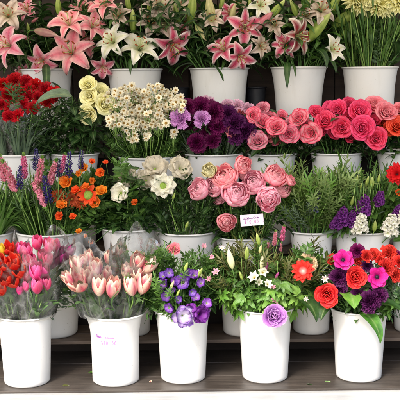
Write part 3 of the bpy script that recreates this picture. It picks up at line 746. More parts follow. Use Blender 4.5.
COUNT = 0
SZ = dict(lily=0.94, rose=1.03, ranun=1.32, tulip=1.12, carn=1.08, spike=1.15, orange=1.15, lisi=1.25, anem=1.12, freesia=1.1, alstro=.85, mum=1.1, bud=1.1)
def flower(name, cat, kind, px, py, size, bk, label, group, d=(0, 0.45), dy=0.0, mode='disc', leaf=None, nleaf=0, leaflen=0.08, srad=0.0022, stem='stem', spin=None, sub=None):
    """mode disc: size = diameter in px; mode tall: size = height in px. d = (sideways, upward) lean of the bloom's axis; dy = depth off the bucket's axis"""
    global COUNT; COUNT += 1
    size *= SZ.get(kind.split('_')[0], 1.0)
    bk = BK[bk]; Y = bk['Y'] + dy; c = P(px, py, Y)
    if mode == 'disc': dv = Vector((d[0], -1.0, d[1])).normalized(); sc = size / 2 * MPP(Y)
    else: dv = Vector((d[0], -0.25 if len(d) < 3 else d[2], d[1])).normalized(); sc = size * MPP(Y)
    var, zc = LIB[kind]; parts = var[COUNT % len(var)]
    P0 = c - dv * zc * sc
    pts, B, Mo = stem_path(P0, dv, bk)
    root = empty(name, B, label, cat, group)
    T = Matrix.Translation(P0 - B) @ dv.to_track_quat('Z', 'Y').to_matrix().to_4x4() @ RZ(spin if spin is not None else random.uniform(0, 360)) @ SC(sc)
    for pn, me, lm in parts: obj(pn, me, root, T @ lm)
    obj('stem', MB().add(*tube([p - B for p in pts], [srad * 0.85] * 3 + [srad] * 9, 6), mat=stem).mesh('stem'), root)
    for k in range(nleaf):
        t = 3.0 + 5.0 * (k + random.random() * 0.6) / nleaf; i = int(t); p = pts[i].lerp(pts[i + 1], t - i); tg = (pts[i] - pts[i + 1]).normalized()
        if p.z < Mo.z + 0.02: continue
        L = leaflen * random.uniform(0.75, 1.25)
        T2 = Matrix.Translation(p - B) @ tg.to_track_quat('Z', 'Y').to_matrix().to_4x4() @ RZ(random.uniform(0, 360)) @ SC(L)
        obj('leaf', random.choice(LEAF[leaf]), root, T2)
    return root, pts, B

ORD = ['zeroth', 'first', 'second', 'third', 'fourth', 'fifth', 'sixth', 'seventh', 'eighth', 'ninth', 'tenth', 'eleventh', 'twelfth', 'thirteenth', 'fourteenth', 'fifteenth', 'sixteenth', 'seventeenth', 'eighteenth', 'nineteenth', 'twentieth']
def nth(i, n):
    if i == 0: return 'leftmost'
    if i == n - 1: return 'rightmost'
    return ORD[i + 1] + ' from left'
def bunch(name, cat, what, group, items, **kw):
    """items: (kind, px, py, size, bucket, extra dict); labels count along the bunch from the left"""
    items = sorted(items, key=lambda q: q[1]); n = len(items)
    for i, it in enumerate(items):
        k = dict(kw); k.update(it[5] if len(it) > 5 else {})
        if k.get('mode', 'disc') == 'disc' and 'd' in k:
            k['d'] = (k['d'][0] + random.uniform(-.38, .38), k['d'][1] + random.uniform(-.2, .45))
        lab = k.pop('label', None) or (what + (', ' + nth(i, n) + ' of ' + str(n) if n > 1 else ''))
        flower(name, cat, it[0], it[1], it[2], it[3], it[4], lab, group, **k)

# ---- top row: lilies
LK = dict(leaf='lily', nleaf=4, leaflen=0.10, srad=0.003, stem='stem')
G = 'lilies in the top row'
for it in [
    ('lily_coral', 70, 50, 52, 'D1', 'large wide open pink lily above the left top-row bucket', dict(d=(-0.1, 0.35), dy=-0.17, spin=20)),
    ('lily_coral', 68, 20, 44, 'D1', 'pink lily pointing up right behind the largest pink lily', dict(d=(-0.1, 0.9), dy=-0.17, spin=15)),
    ('lily_pink', 5, 44, 46, 'D1', 'pink lily cut by the left edge with its petal curling up', dict(d=(-0.6, 0.3), dy=-0.2, spin=30)),
    ('lily_pink', 41, 62, 36, 'D1', 'drooping pink lily over the dark leaf of the left top bucket', dict(d=(-0.2, -0.3), dy=-0.14, spin=40)),
    ('lily_coral', 94, 24, 36, 'D1', 'pink lily half behind, right of the largest pink lily', dict(d=(0.6, 0.6), dy=-0.15)),
    ('lily_coral', 104, 2, 36, 'D1', 'pink lily at the top edge above the white lilies', dict(d=(-0.3, 0.8), dy=-0.15)),
    ('lily_pink', 103, 68, 28, 'D1', 'dim pink lily hanging low between the first two top buckets', dict(d=(0.3, -0.4), dy=-0.12)),
    ('lily_dusty', 8, 13, 38, 'D1', 'peach coloured lily in the top left corner', dict(d=(0.2, 0.5), dy=-0.14)),
    ('lily_coral', 87, 44, 30, 'D1', 'small pink lily tucked behind the right side of the largest one', dict(d=(0.5, 0.1), dy=-0.08)),
    ('lily_white', 140, 45, 46, 'D2', 'wide open white lily over the second top-row bucket', dict(d=(0.15, 0.7), dy=-0.16, spin=75)),
    ('lily_white', 110, 40, 40, 'D2', 'white lily turned left beside the pink lilies', dict(d=(-0.5, 0.35), dy=-0.17)),
    ('lily_dusty', 152, 20, 36, 'D2', 'dusty beige lily behind and above the wide white lily', dict(d=(0.2, 0.3), dy=-0.11)),
    ('lily_dusty', 165, 24, 32, 'D2', 'faded beige lily with curled petals above the red striped lily', dict(d=(-0.3, 0.0), dy=-0.11)),
    ('lily_dusty', 160, 4, 36, 'D2', 'dusty beige lily at the top edge over the white lilies', dict(d=(0.3, 0.4), dy=-0.11)),
    ('lily_dusty', 118, 14, 30, 'D2', 'beige lily behind the green bud near the white lilies', dict(d=(-0.2, 0.4), dy=-0.11)),
    ('lily_star', 174, 47, 46, 'D3', 'pink lily with white edges pointing its petal down between two buckets', dict(d=(0.45, -0.5), dy=-0.15, spin=-20)),
    ('lily_star', 181, 30, 24, 'D3', 'small half-hidden striped pink lily above the downward one', dict(d=(0.4, 0.5), dy=-0.08)),
    ('lily_star', 245, 27, 42, 'D3', 'topmost wide open magenta lily with white edges', dict(d=(0.0, 0.1), dy=-0.12, spin=90)),
    ('lily_star', 222, 47, 38, 'D3', 'magenta striped lily turned left over the third top bucket', dict(d=(-0.5, 0.75), dy=-0.15, spin=10)),
    ('lily_star', 241, 58, 36, 'D3', 'lowest magenta lily hanging over the rim of the third top bucket', dict(d=(0.35, -0.5), dy=-0.16, spin=50)),
    ('lily_dusty', 212, 18, 30, 'D3', 'beige lily among green buds above the striped lilies', dict(d=(0.1, 0.3), dy=-0.11)),
    ('lily_dusty', 262, 46, 28, 'D3', 'dull beige pink lily in shade right of the magenta lilies', dict(d=(0.4, 0.0), dy=-0.11)),
    ('lily_white', 261, 4, 30, 'D3', 'cream lily at the top edge above the magenta lilies', dict(d=(0.1, 0.2), dy=-0.11)),
    ('lily_star', 284, 44, 34, 'D4', 'dark pink lily turned left over the fourth top bucket', dict(d=(-0.45, 0.1), dy=-0.12)),
    ('lily_red', 301, 36, 42, 'D4', 'cream lily with deep red throat and long hanging petal', dict(d=(0.95, -0.1), dy=-0.15, spin=60)),
    ('lily_half', 334, 48, 34, 'D4', 'half open cream lily reaching right over the fourth top bucket', dict(d=(0.9, 0.35), dy=-0.14)),
    ('lily_dusty', 322, 8, 36, 'D4', 'cream and pink lily near the top edge above the long bud', dict(d=(0.2, 0.5), dy=-0.11)),
    ('lily_pink', 22, 72, 26, 'D1', 'dim pink lily low at the left behind the red carnations', dict(d=(-0.5, 0.0), dy=-0.02)),
    ('lily_coral', 84, 8, 34, 'D1', 'pink lily at the top edge right of the upright one', dict(d=(0.3, 0.6), dy=0.0)),
    ('lily_pink', 26, 8, 30, 'D1', 'shaded pink lily at the top edge left of centre of its bucket', dict(d=(-0.2, 0.6), dy=0.08)),
    ('lily_dusty', 186, 20, 30, 'D2', 'beige lily half hidden between the green buds', dict(d=(0.4, 0.2), dy=0.02)),
    ('lily_dusty', 178, 4, 30, 'D2', 'beige lily at the top edge left of the long green bud', dict(d=(-0.2, 0.4), dy=0.02)),
    ('lily_dusty', 306, 14, 30, 'D4', 'cream and pink lily above the red-throated one', dict(d=(-0.2, 0.4), dy=-0.11)),
    ('lily_star', 229, 12, 26, 'D3', 'shaded magenta lily above left of the topmost one', dict(d=(-0.3, 0.4), dy=-0.03)),
    ('lily_dusty', 274, 24, 28, 'D4', 'faded pink lily between the two right top buckets', dict(d=(-0.3, 0.2), dy=-0.11)),
    ('lily_star', 327, 28, 26, 'D4', 'dull pink lily behind the very long bud', dict(d=(0.3, 0.2), dy=0.03)),
    ('lily_dusty', 238, 6, 28, 'D3', 'brownish lily at the top edge left of the cream lily', dict(d=(-0.2, 0.2), dy=0.06)),
    ]:
    flower('lily', 'lily', *it[:5], it[5], G, **{**LK, **it[6]})
G = 'lily buds in the top row'
for it in [
    ('bud_dusty', 46, 33, 24, 'D1', 'large dusty pink lily bud lying sideways at the left', dict(d=(0.9, -0.2), dy=-.2)),
    ('bud_pink', 35, 20, 9, 'D1', 'tiny bright pink bud in the top left', dict(d=(0.5, 0.3))),
    ('bud_pink', 27, 39, 12, 'D1', 'small peach pink bud above the drooping pink lily', dict(d=(0.5, -0.5))),
    ('bud_green', 28, 28, 10, 'D1', 'small green bud above the dusty pink bud', dict(d=(0, 1))),
    ('bud_green', 133, 21, 22, 'D2', 'upright yellow-green bud above the wide white lily', dict(d=(0.0, 1), dy=-0.1)),
    ('bud_green', 128, 3, 16, 'D2', 'green bud at the top edge above the white lilies', dict(d=(-0.2, 1))),
    ('bud_green', 176, 14, 20, 'D2', 'green bud leaning left above the striped lily', dict(d=(-0.3, 1), dy=-0.08)),
    ('bud_green', 192, 8, 28, 'D3', 'long green bud at the top middle', dict(d=(0.15, 1), dy=-0.08)),
    ('bud_cream', 200, 33, 18, 'D3', 'cream bud tilted down right left of the magenta lilies', dict(d=(0.5, -0.9), dy=-0.13)),
    ('bud_cream', 210, 10, 28, 'D3', 'plump pale yellow bud standing at the top middle', dict(d=(-0.12, 1), dy=-0.1)),
    ('bud_pink', 263, 22, 26, 'D3', 'pink and white bud pointing up right from the topmost magenta lily', dict(d=(0.8, 0.7), dy=-0.1)),
    ('bud_green', 277, 9, 22, 'D4', 'green bud slanting right near the top edge', dict(d=(0.75, 0.75), dy=-0.1)),
    ('bud_green', 294, 8, 18, 'D4', 'green bud slanting left beside the slanting right one', dict(d=(-0.35, 0.9), dy=-0.1)),
    ('bud_green', 318, 27, 34, 'D4', 'very long pale green bud beside the red-throated lily', dict(d=(0.65, 0.9), dy=-0.1)),
    ('bud_green', 346, 16, 32, 'D4', 'large green bud slanting right near the yellow chrysanthemums', dict(d=(0.75, 0.6), dy=-0.05)),
    ('bud_green', 349, 27, 26, 'D4', 'green bud just under the large slanting bud', dict(d=(0.5, 0.7), dy=-0.02)),
    ('bud_green', 365, 17, 20, 'D5', 'green bud under the yellow chrysanthemums', dict(d=(0.8, 0.5), dy=-0.05)),
    ('bud_green', 150, 6, 18, 'D2', 'slim green bud at the top edge, third bucket side', dict(d=(0.15, 1), dy=-.06)),
    ('bud_cream', 232, 14, 20, 'D3', 'pale bud rising above the magenta lilies', dict(d=(0.1, 1), dy=-.05)),
    ('bud_green', 251, 8, 18, 'D3', 'green bud left of the cream lily', dict(d=(-0.1, 1), dy=-.05)),
    ('bud_green', 307, 5, 20, 'D4', 'green bud at the top edge above the very long bud', dict(d=(0.3, 1), dy=-.08)),
    ('bud_green', 333, 6, 26, 'D4', 'plump green bud at the top edge left of the chrysanthemums', dict(d=(0.5, .8), dy=-.08)),
    ('bud_green', 58, 6, 18, 'D1', 'green bud at the top edge among pink lilies', dict(d=(-0.1, 1), dy=-.02)),
    ('bud_green', 222, 4, 16, 'D3', 'slim green bud at the top edge over the magenta lilies', dict(d=(0.2, 1), dy=0.0)),
    ]:
    flower('lily_bud', 'flower bud', *it[:5], it[5], G, mode='tall', leaf='lily', nleaf=2, leaflen=0.08, srad=0.0022, **it[6])
bunch('chrysanthemum', 'chrysanthemum', 'pale yellow chrysanthemum at the top right edge', 'yellow chrysanthemums top right', [
    ('mum', 357, 3, 34, 'D5'), ('mum', 379, 6, 34, 'D5'), ('mum', 398, 2, 34, 'D5'), ('mum', 368, -6, 30, 'D5')],
    d=(0, 0.35), dy=-0.1, leaf='small', nleaf=2, leaflen=0.05, stem='stem_light', srad=0.0028)

# ---- third row
reds = [(4, 84), (14, 80), (25, 82), (35, 86), (45, 89), (53, 94), (8, 95), (18, 92), (28, 96), (38, 98), (47, 101), (2, 104), (11, 107), (22, 104), (33, 108), (9, 116), (17, 115), (30, 89)]
bunch('red_carnation', 'carnation', 'small red carnation in the left third-row bunch', 'red carnations', [('carn_red', x, y, random.uniform(13, 17), 'C1', dict(d=(random.uniform(-.4, .4), random.uniform(0.1, 0.9)), dy=-0.13 + 0.004 * (115 - y))) for x, y in reds], leaf='grey', nleaf=3, leaflen=0.06, srad=0.0016, stem='stem_dark')
for x, y, s, l, d in [(88, 84, 19, 'topmost cream yellow rose', (0, .6)), (89, 96, 20, 'middle left cream yellow rose above the lowest', (-.2, .2)), (105, 104, 24, 'large cream yellow rose at the right of its bunch', (.4, .3)), (88, 114, 22, 'lowest cream yellow rose in its bunch', (-.2, -.1)), (101, 91, 18, 'cream yellow rose behind the large right one', (.3, .6)), (95, 101, 16, 'cream yellow rose tucked in the centre of its bunch', (.1, .3))]:
    flower('yellow_rose', 'rose', 'rose_yellow', x, y, s, 'C2', l, 'cream yellow roses', d=d, dy=-0.12 + (0.04 if s < 19 else 0), leaf='rose', nleaf=2, leaflen=0.06)

# daisy sprays: each spray is a branching stem that carries several heads
def daisy_head(seed, op=0):
    random.seed(seed); b = MB()
    for q in range(2):
        for i in range(8): b.add(*petal(1.0 - 0.2 * q, 0.5, sh_round, 35 + 20 * q + 30 * op, 0 + 25 * q + 75 * op + ru(-18, 18), 1, 0.05, 0.04, 2, ru(0, 6), 1, 4, 0.05, 0.02), 'daisy', RZ(i * 45 + q * 22 + ru(-6, 6)))
    b.add(*ball(0.34, 0.22, 0.16, 8, 5, 0.08), 'centre_yellow')
    return b.mesh('flower_head')
st = random.getstate(); DH = [daisy_head(5, 0), daisy_head(6, .25), daisy_head(7, -.15), daisy_head(8, 1.0), daisy_head(9, .55)]; random.setstate(st)
def spray(bk, px, py, wid, n, label, hs=3.6, dy=-0.12):
    n = int(n * 2.1); wid *= 1.08
    k = BK[bk]; Y = k['Y'] + dy; c = P(px, py, Y); dv = Vector((0, -0.5, 0.8)).normalized()
    node = c - Vector((0, -0.02, 0.07))
    pts, B, Mo = stem_path(node, Vector((0, -0.3, 0.95)).normalized(), k)
    root = empty('daisy_spray', B, label, 'daisy spray', 'sprays of small cream daisies')
    b = MB().add(*tube([p - B for p in pts], 0.0018, 5), mat='stem_light')
    for i in range(n):
        a = i * 2.4; rr = wid * MPP(Y) * math.sqrt((i + 0.5) / n)
        p = c + Vector((rr * math.cos(a), random.uniform(-0.02, 0.03), rr * 0.8 * math.sin(a)))
        b.add(*tube([node - B, node.lerp(p, 0.5) - B + Vector((0, 0, -0.008)), p - B], 0.0011, 4), 'stem_light')
        h = random.uniform(hs * 0.55, hs * 1.2) * MPP(Y)
        q = Vector((random.uniform(-.5, .5), -1, random.uniform(-.1, .9))).normalized()
        obj('flower_head', random.choice(DH), root, Matrix.Translation(p - B) @ q.to_track_quat('Z', 'Y').to_matrix().to_4x4() @ SC(h))
    obj('stem', b.mesh('stem'), root)
for i, (x, y, w, n) in enumerate([(117, 97, 11, 9), (130, 92, 9, 8), (141, 99, 11, 10), (155, 92, 10, 9), (168, 96, 10, 9), (178, 104, 8, 6), (122, 111, 11, 10), (136, 113, 10, 10), (150, 109, 11, 10), (163, 110, 10, 9), (115, 122, 8, 7), (130, 126, 10, 9), (145, 124, 10, 9), (158, 122, 8, 7), (133, 138, 4, 3), (146, 137, 3, 2), (173, 134, 3, 2)]):
    spray('C3', x, y, w, n, 'spray of small cream daisies at the ' + ['upper left corner', 'upper left', 'top centre', 'top right of centre', 'top right', 'far right, beside the lilac carnation', 'left middle', 'middle, left of centre', 'exact middle', 'middle right', 'lower left', 'low left of centre', 'low centre', 'low right', 'bottom, just over green leaves', 'bottom centre, two heads only', 'bottom right, hanging alone'][i] + ' of the daisies', hs=4.0, dy=-0.17 + 0.02 * ((i * 7) % 5) - 0.0006 * (y - 90))

bunch('carnation', 'carnation', 'bright lilac carnation beside the daisies', 'lilac carnations', [
    ('carn_lilac', 180, 118, 22, 'C4', dict(d=(-.1, .05), dy=-.17, label='bright lilac carnation beside the daisies')), ('carn_lilac', 202, 118, 18, 'C4', dict(d=(.2, .1), dy=-.17, label='lilac carnation facing front between dark purple ones'))],
    leaf='grey', nleaf=3, leaflen=0.07)
bunch('carnation', 'carnation', 'pale pink carnation in the line above the dark purple ones', 'pale pink carnations', [
    ('carn_pale', 206, 103, 17, 'C4'), ('carn_pale', 228, 104, 13, 'C4'), ('carn_pale', 238, 105, 13, 'C4'), ('carn_pale', 248, 108, 12, 'C4')], d=(0, .7), dy=-.1, leaf='grey', nleaf=2, leaflen=0.06)
bunch('carnation', 'carnation', 'dark purple carnation in the third row', 'dark purple carnations', [
    ('carn_purple', 187, 107, 20, 'C4'), ('carn_purple', 200, 107, 21, 'C4'), ('carn_purple', 213, 112, 24, 'C4'), ('carn_purple', 218, 125, 22, 'C4'), ('carn_purple', 190, 124, 17, 'C4', dict(dy=-.1)),
    ('carn_plum', 235, 122, 24, 'C4'), ('carn_plum', 245, 130, 24, 'C4'), ('carn_plum', 236, 135, 20, 'C4'), ('carn_purple', 197, 143, 20, 'C4'), ('carn_purple', 212, 140, 18, 'C4'), ('carn_plum', 228, 113, 18, 'C4'), ('carn_purple', 208, 131, 16, 'C4', dict(dy=-.09))],
    d=(0, .35), dy=-.14, leaf='grey', nleaf=3, leaflen=0.07)
bunch('pink_rose', 'rose', 'pink rose with red petal edges in the third row', 'red-edged pink roses', [
    ('rose_bi', 253, 115, 18, 'C5'), ('rose_bilight', 263, 108, 15, 'C5', dict(dy=-.08)), ('rose_bi', 263, 122, 20, 'C5'), ('rose_bi', 276, 127, 23, 'C5', dict(d=(-.1, .2), dy=-.17)), ('rose_bi', 289, 134, 22, 'C5', dict(d=(.2, .1), dy=-.17)),
    ('rose_bilight', 258, 141, 23, 'C5', dict(d=(-.2, .1), dy=-.17)), ('rose_coralpink', 232, 131, 15, 'C5'), ('rose_coralpink', 269, 137, 15, 'C5', dict(dy=-.12)), ('rose_bi', 299, 118, 22, 'C5', dict(d=(-.2, .3))), ('rose_bi', 311, 133, 25, 'C6', dict(d=(-.1, .2), dy=-.17)),
    ('rose_bi', 270, 118, 15, 'C5', dict(dy=-.08)), ('rose_bi', 276, 141, 14, 'C5', dict(dy=-.1)), ('rose_bilight', 291, 123, 15, 'C5', dict(dy=-.09)), ('rose_coralpink', 301, 132, 14, 'C5', dict(dy=-.09)), ('rose_coralpink', 243, 112, 13, 'C5', dict(dy=-.06)), ('rose_bi', 305, 124, 16, 'C5', dict(dy=-.08)), ('rose_bi', 282, 116, 14, 'C5', dict(dy=-.05)), ('rose_bi', 246, 122, 14, 'C5', dict(dy=-.1))],
    d=(0, .35), dy=-.14, leaf='rose', nleaf=3, leaflen=0.06, srad=.0026)
bunch('hot_pink_rose', 'rose', 'hot pink rose in the right part of the third row', 'hot pink roses', [
    ('rose_hot', 325, 121, 23, 'C6'), ('rose_hot', 337, 110, 22, 'C6', dict(dy=-.1)), ('rose_hot', 342, 128, 24, 'C6', dict(d=(0, .15), dy=-.16)), ('rose_hot', 360, 111, 26, 'C6', dict(d=(0, .4))), ('rose_hot', 362, 128, 27, 'C6', dict(d=(.1, .1), dy=-.18)),
    ('rose_hot', 376, 139, 25, 'C6', dict(d=(.2, 0), dy=-.18)), ('rose_hot', 350, 117, 18, 'C6', dict(dy=-.1)), ('rose_coralpink', 374, 105, 22, 'C6', dict(d=(.1, .6), dy=-.08)), ('rose_hot', 316, 112, 17, 'C6', dict(dy=-.07)), ('rose_hot', 351, 137, 15, 'C6', dict(dy=-.1)), ('rose_hot', 330, 108, 17, 'C6', dict(dy=-.08)), ('rose_hot', 349, 105, 18, 'C6', dict(dy=-.07)), ('rose_hot', 334, 133, 16, 'C6', dict(dy=-.11)), ('rose_hot', 373, 121, 18, 'C6', dict(dy=-.11)), ('rose_hot', 321, 131, 15, 'C6', dict(dy=-.1)), ('rose_hot', 371, 113, 16, 'C6', dict(dy=-.09))],
    d=(-.1, .35), dy=-.14, leaf='rose', nleaf=3, leaflen=0.06, srad=.0026)
bunch('coral_rose', 'rose', 'coral or orange-red rose ending the third row', 'coral and orange-red roses', [
    ('rose_coralpink', 386, 112, 24, 'C7'), ('rose_orange', 397, 126, 24, 'C7', dict(dy=-.17)), ('rose_orange', 388, 130, 17, 'C7'), ('rose_coralpink', 399, 110, 18, 'C7', dict(dy=-.07)), ('rose_orange', 410, 120, 24, 'C7'), ('rose_orange', 384, 122, 15, 'C7', dict(dy=-.1))],
    d=(0, .35), dy=-.14, leaf='rose', nleaf=3, leaflen=0.06, srad=.0026)

# ---- second row
TK = dict(mode='tall', leaf='grass', nleaf=3, leaflen=0.12, stem='stem_light')
bunch('pink_flower_spike', 'flower spike', 'pink pointed flower spike among grassy leaves', 'pink flower spikes', [
    ('spike_pink', 9, 176, 32, 'B1', dict(d=(-.3, .95), label='broad dull pink flower spike nearest the left edge')), ('spike_mag', 24, 166, 24, 'B1', dict(d=(.05, 1), label='slim bright magenta spike, second from the left edge')),
    ('spike_pink', 40, 170, 27, 'B1', dict(d=(.25, 1), label='upright pink spike above the bent pink one')), ('spike_pink', 53, 172, 26, 'B1', dict(d=(.35, 1), label='pale pink spike left of the orange flowers')),
    ('spike_pink', 40, 195, 28, 'B1', dict(d=(.45, -1), dy=-.17, label='pink flower spike bent over with its tip down')), ('spike_pink', 2, 168, 26, 'B0', dict(d=(-.1, 1), label='pink spike cut by the left edge')),
    ('spike_mag', 63, 163, 20, 'B1', dict(d=(.3, 1), label='thin magenta spike in shade above the orange flowers'))], dy=-.19, **TK)
bunch('blue_flower_spike', 'flower spike', 'thin dark blue flower spike', 'blue flower spikes', [
    ('spike_blue', 20, 178, 22, 'B1'), ('spike_blue', 36, 160, 20, 'B1'), ('spike_blue', 47, 190, 26, 'B1', dict(d=(-.1, 1))), ('spike_blue', 69, 165, 24, 'B1'), ('spike_blue', 81, 160, 18, 'B1'), ('spike_blue', 59, 168, 18, 'B1')], d=(.1, 1), dy=-.19, **TK)
bunch('orange_flower', 'orange flower', 'orange flower in the left second-row bucket', 'orange flowers', [
    ('orange', 67, 182, 17, 'B1'), ('orange_green', 88, 195, 20, 'B1', dict(d=(0, .2))), ('orange', 84, 169, 12, 'B1'), ('orange', 101, 173, 12, 'B1'), ('orange', 79, 174, 8, 'B1'), ('orange', 92, 162, 8, 'B1'),
    ('orange', 62, 206, 14, 'B1'), ('orange', 60, 216, 11, 'B1'), ('orange', 73, 217, 9, 'B1'), ('orange', 95, 203, 15, 'B1'), ('orange', 102, 192, 15, 'B1'), ('orange', 86, 188, 11, 'B1', dict(d=(0, .9))), ('orange', 76, 191, 12, 'B1'),
    ('orange', 92, 181, 8, 'B1'), ('orange', 106, 163, 7, 'B1')], d=(0, .5), dy=-.17, leaf='small', nleaf=3, leaflen=.035, srad=.0016)
bunch('russet_flower', 'russet flower', 'brownish russet flower with thin petals', 'russet flowers', [
    ('russet', 58, 196, 18, 'B1'), ('russet', 72, 199, 20, 'B1'), ('russet', 81, 203, 15, 'B1')], d=(0, .4), dy=-.15, leaf='small', nleaf=3, leaflen=.035)
bunch('orange_berry_bud', 'orange flower', 'tiny orange bloom on the green sprigs above the front tulips', 'tiny orange blooms', [
    ('orange', 79, 232, 8, 'B2'), ('orange', 92, 242, 7, 'B2'), ('orange', 86, 236, 5, 'B2'), ('orange', 135, 203, 9, 'B2', dict(label='single small orange bloom beside the white poppy', dy=-.16))], d=(0, .5), dy=-.17, leaf='small', nleaf=2, leaflen=.03, srad=.0014)
for x, y, s, b_, l, kd, d in [(121, 193, 23, 'B2', 'white poppy facing left above dark leaves', 'poppy', (-.5, .2)), (163, 186, 27, 'B3', 'white flower with a broad green centre', 'scabiosa', (0, .45)),
    (128, 178, 22, 'B2', 'dull cream flower in shade above the white poppy', 'dusty', (-.3, .5)), (146, 180, 24, 'B2', 'dull cream flower between the poppy and the green-centred one', 'dusty', (0, .6)),
    (155, 168, 28, 'B3', 'wide dull cream flower behind the green-centred one', 'dusty', (.1, .9)), (180, 168, 26, 'B3', 'dull cream flower drooping right behind the green-centred one', 'dusty', (.5, .5))]:
    flower('white_flower', 'white flower', kd, x, y, s, b_, l, 'white flowers in the middle of the second row', d=d, dy=-.15 if s in (23, 27) else -.08, leaf='small', nleaf=2, leaflen=.05, stem='stem_light')
for x, y, s, l in [(187, 225, 8, 'small round green bud at the rim of its bucket'), (174, 196, 7, 'tiny green bud on a thin curved stem')]:
    flower('green_bud', 'flower bud', 'bud_fat', x, y, s, 'B3', l, 'green buds on curved stems', d=(.3, .8), mode='tall', dy=-.15, stem='stem_light', srad=.0014)
bunch('pink_ranunculus', 'ranunculus', 'pink ranunculus in the middle of the second row', 'pink ranunculus', [
    ('ranun_coral', 242, 165, 19, 'B4', dict(d=(.1, .5), label='small deep pink ranunculus topmost of all')), ('ranun_coral', 225, 177, 28, 'B4', dict(d=(-.2, .7))), ('ranun_pink', 200, 190, 24, 'B4', dict(d=(-.5, .4))), ('ranun_pink', 215, 187, 22, 'B4', dict(d=(-.3, .5))),
    ('ranun_pink', 235, 194, 30, 'B4', dict(d=(-.1, .25), dy=-.19, label='largest pink ranunculus facing front left of the price card top')), ('ranun_pink', 254, 183, 26, 'B4', dict(d=(0, .4))), ('ranun_coral', 275, 177, 25, 'B4', dict(d=(.2, .7))), ('ranun_pink', 268, 198, 26, 'B4', dict(d=(.1, .1), dy=-.19, label='pink ranunculus directly above the price card, facing front')),
    ('ranun_coral', 280, 188, 24, 'B4', dict(d=(.4, .4), dy=-.13)), ('ranun_coral', 226, 222, 20, 'B4', dict(d=(-.2, .1), dy=-.16, label='lowest coral ranunculus left of the price card')), ('ranun_cream', 209, 171, 16, 'B4', dict(d=(-.3, .6), label='pale yellow ranunculus behind the pink ones')),
    ('ranun_coral', 290, 181, 12, 'B4', dict(d=(.5, .5))), ('ranun_pink', 219, 198, 15, 'B4', dict(d=(-.4, 0), dy=-.12)), ('ranun_pink', 246, 175, 16, 'B4', dict(d=(0, .8), dy=-.1))],
    dy=-.16, leaf='small', nleaf=2, leaflen=.05, stem='stem_light', srad=.0026)
bunch('freesia_bud', 'flower bud', 'upright yellow-green bud among green shoots at the right', 'yellow-green buds', [
    ('bud_green', 357, 179, 9, 'B6'), ('bud_green', 367, 181, 10, 'B6'), ('bud_green', 372, 183, 13, 'B6'), ('bud_green', 379, 178, 9, 'B6'), ('bud_green', 352, 201, 10, 'B6'), ('bud_green', 361, 186, 7, 'B6'), ('bud_fat', 375, 226, 12, 'B6', dict(label='green bud between the two white stock flowers'))],
    d=(.1, 1), dy=-.15, mode='tall', leaf='grass', nleaf=2, leaflen=.1, stem='stem_light', srad=.0016)
bunch('stock_flower', 'stock flower', 'purple stock flower head', 'purple stock flowers', [
    ('stock_purple', 364, 204, 21, 'B6'), ('stock_purple', 343, 215, 19, 'B6'), ('stock_purple', 352, 217, 15, 'B6'), ('stock_purple', 336, 222, 14, 'B6'), ('stock_purple', 380, 197, 15, 'B6'), ('stock_purple', 398, 212, 16, 'B7')],
    d=(.05, 1, -.6), dy=-.16, mode='tall', leaf='grey', nleaf=2, leaflen=.07)
bunch('stock_flower', 'stock flower', 'white stock flower head', 'white stock flowers', [
    ('stock_white', 361, 222, 21, 'B6'), ('stock_white', 391, 223, 22, 'B6'), ('stock_white', 402, 216, 18, 'B7')], d=(.05, 1, -.6), dy=-.17, mode='tall', leaf='grey', nleaf=2, leaflen=.07)
bunch('stock_flower', 'stock flower', 'faint blue flower head in the needle foliage', 'blue flowers in the foliage', [
    ('stock_blue', 319, 195, 12, 'B5'), ('stock_blue', 316, 206, 11, 'B5')], d=(.05, 1), dy=-.13, mode='tall')
flower('red_dahlia', 'dahlia', 'dahlia', 397, 174, 24, 'B7', 'deep red dahlia cut by the right edge', 'dark red flowers', d=(-.3, .3), dy=-.14, leaf='rose', nleaf=2)
flower('orange_flower', 'orange flower', 'orange', 399, 193, 9, 'B7', 'small orange flower under the deep red dahlia', 'orange flowers', d=(-.3, .5), dy=-.14)

# ---- front row
FT = dict(mode='tall', leaf='tulip', nleaf=2, leaflen=.10, stem='stem_light', srad=.003)
bunch('red_tulip', 'tulip', 'open orange-red tulip in the left front bucket', 'orange-red tulips', [
    ('tulip_red', 5, 266, 17, 'A1'), ('tulip_red', 14, 264, 18, 'A1'), ('tulip_red', 20, 272, 18, 'A1'), ('tulip_red', 6, 280, 18, 'A1'), ('tulip_red', 14, 282, 16, 'A1'), ('tulip_red', 1, 290, 16, 'A1'), ('tulip_red', 8, 250, 15, 'A1', dict(dy=-0.065)), ('tulip_red', -4, 274, 18, 'A1'), ('tulip_red', 17, 254, 14, 'A1', dict(dy=-0.075)), ('tulip_red', 0, 262, 16, 'A1')], d=(-.15, .8, -.7), dy=-0.115, **FT)
flower('yellow_tulip', 'tulip', 'tulip_yellow', 0, 252, 16, 'A1', 'yellow tulip at the left edge above the red ones', 'yellow tulips', d=(-.1, 1), dy=-0.085, **FT)
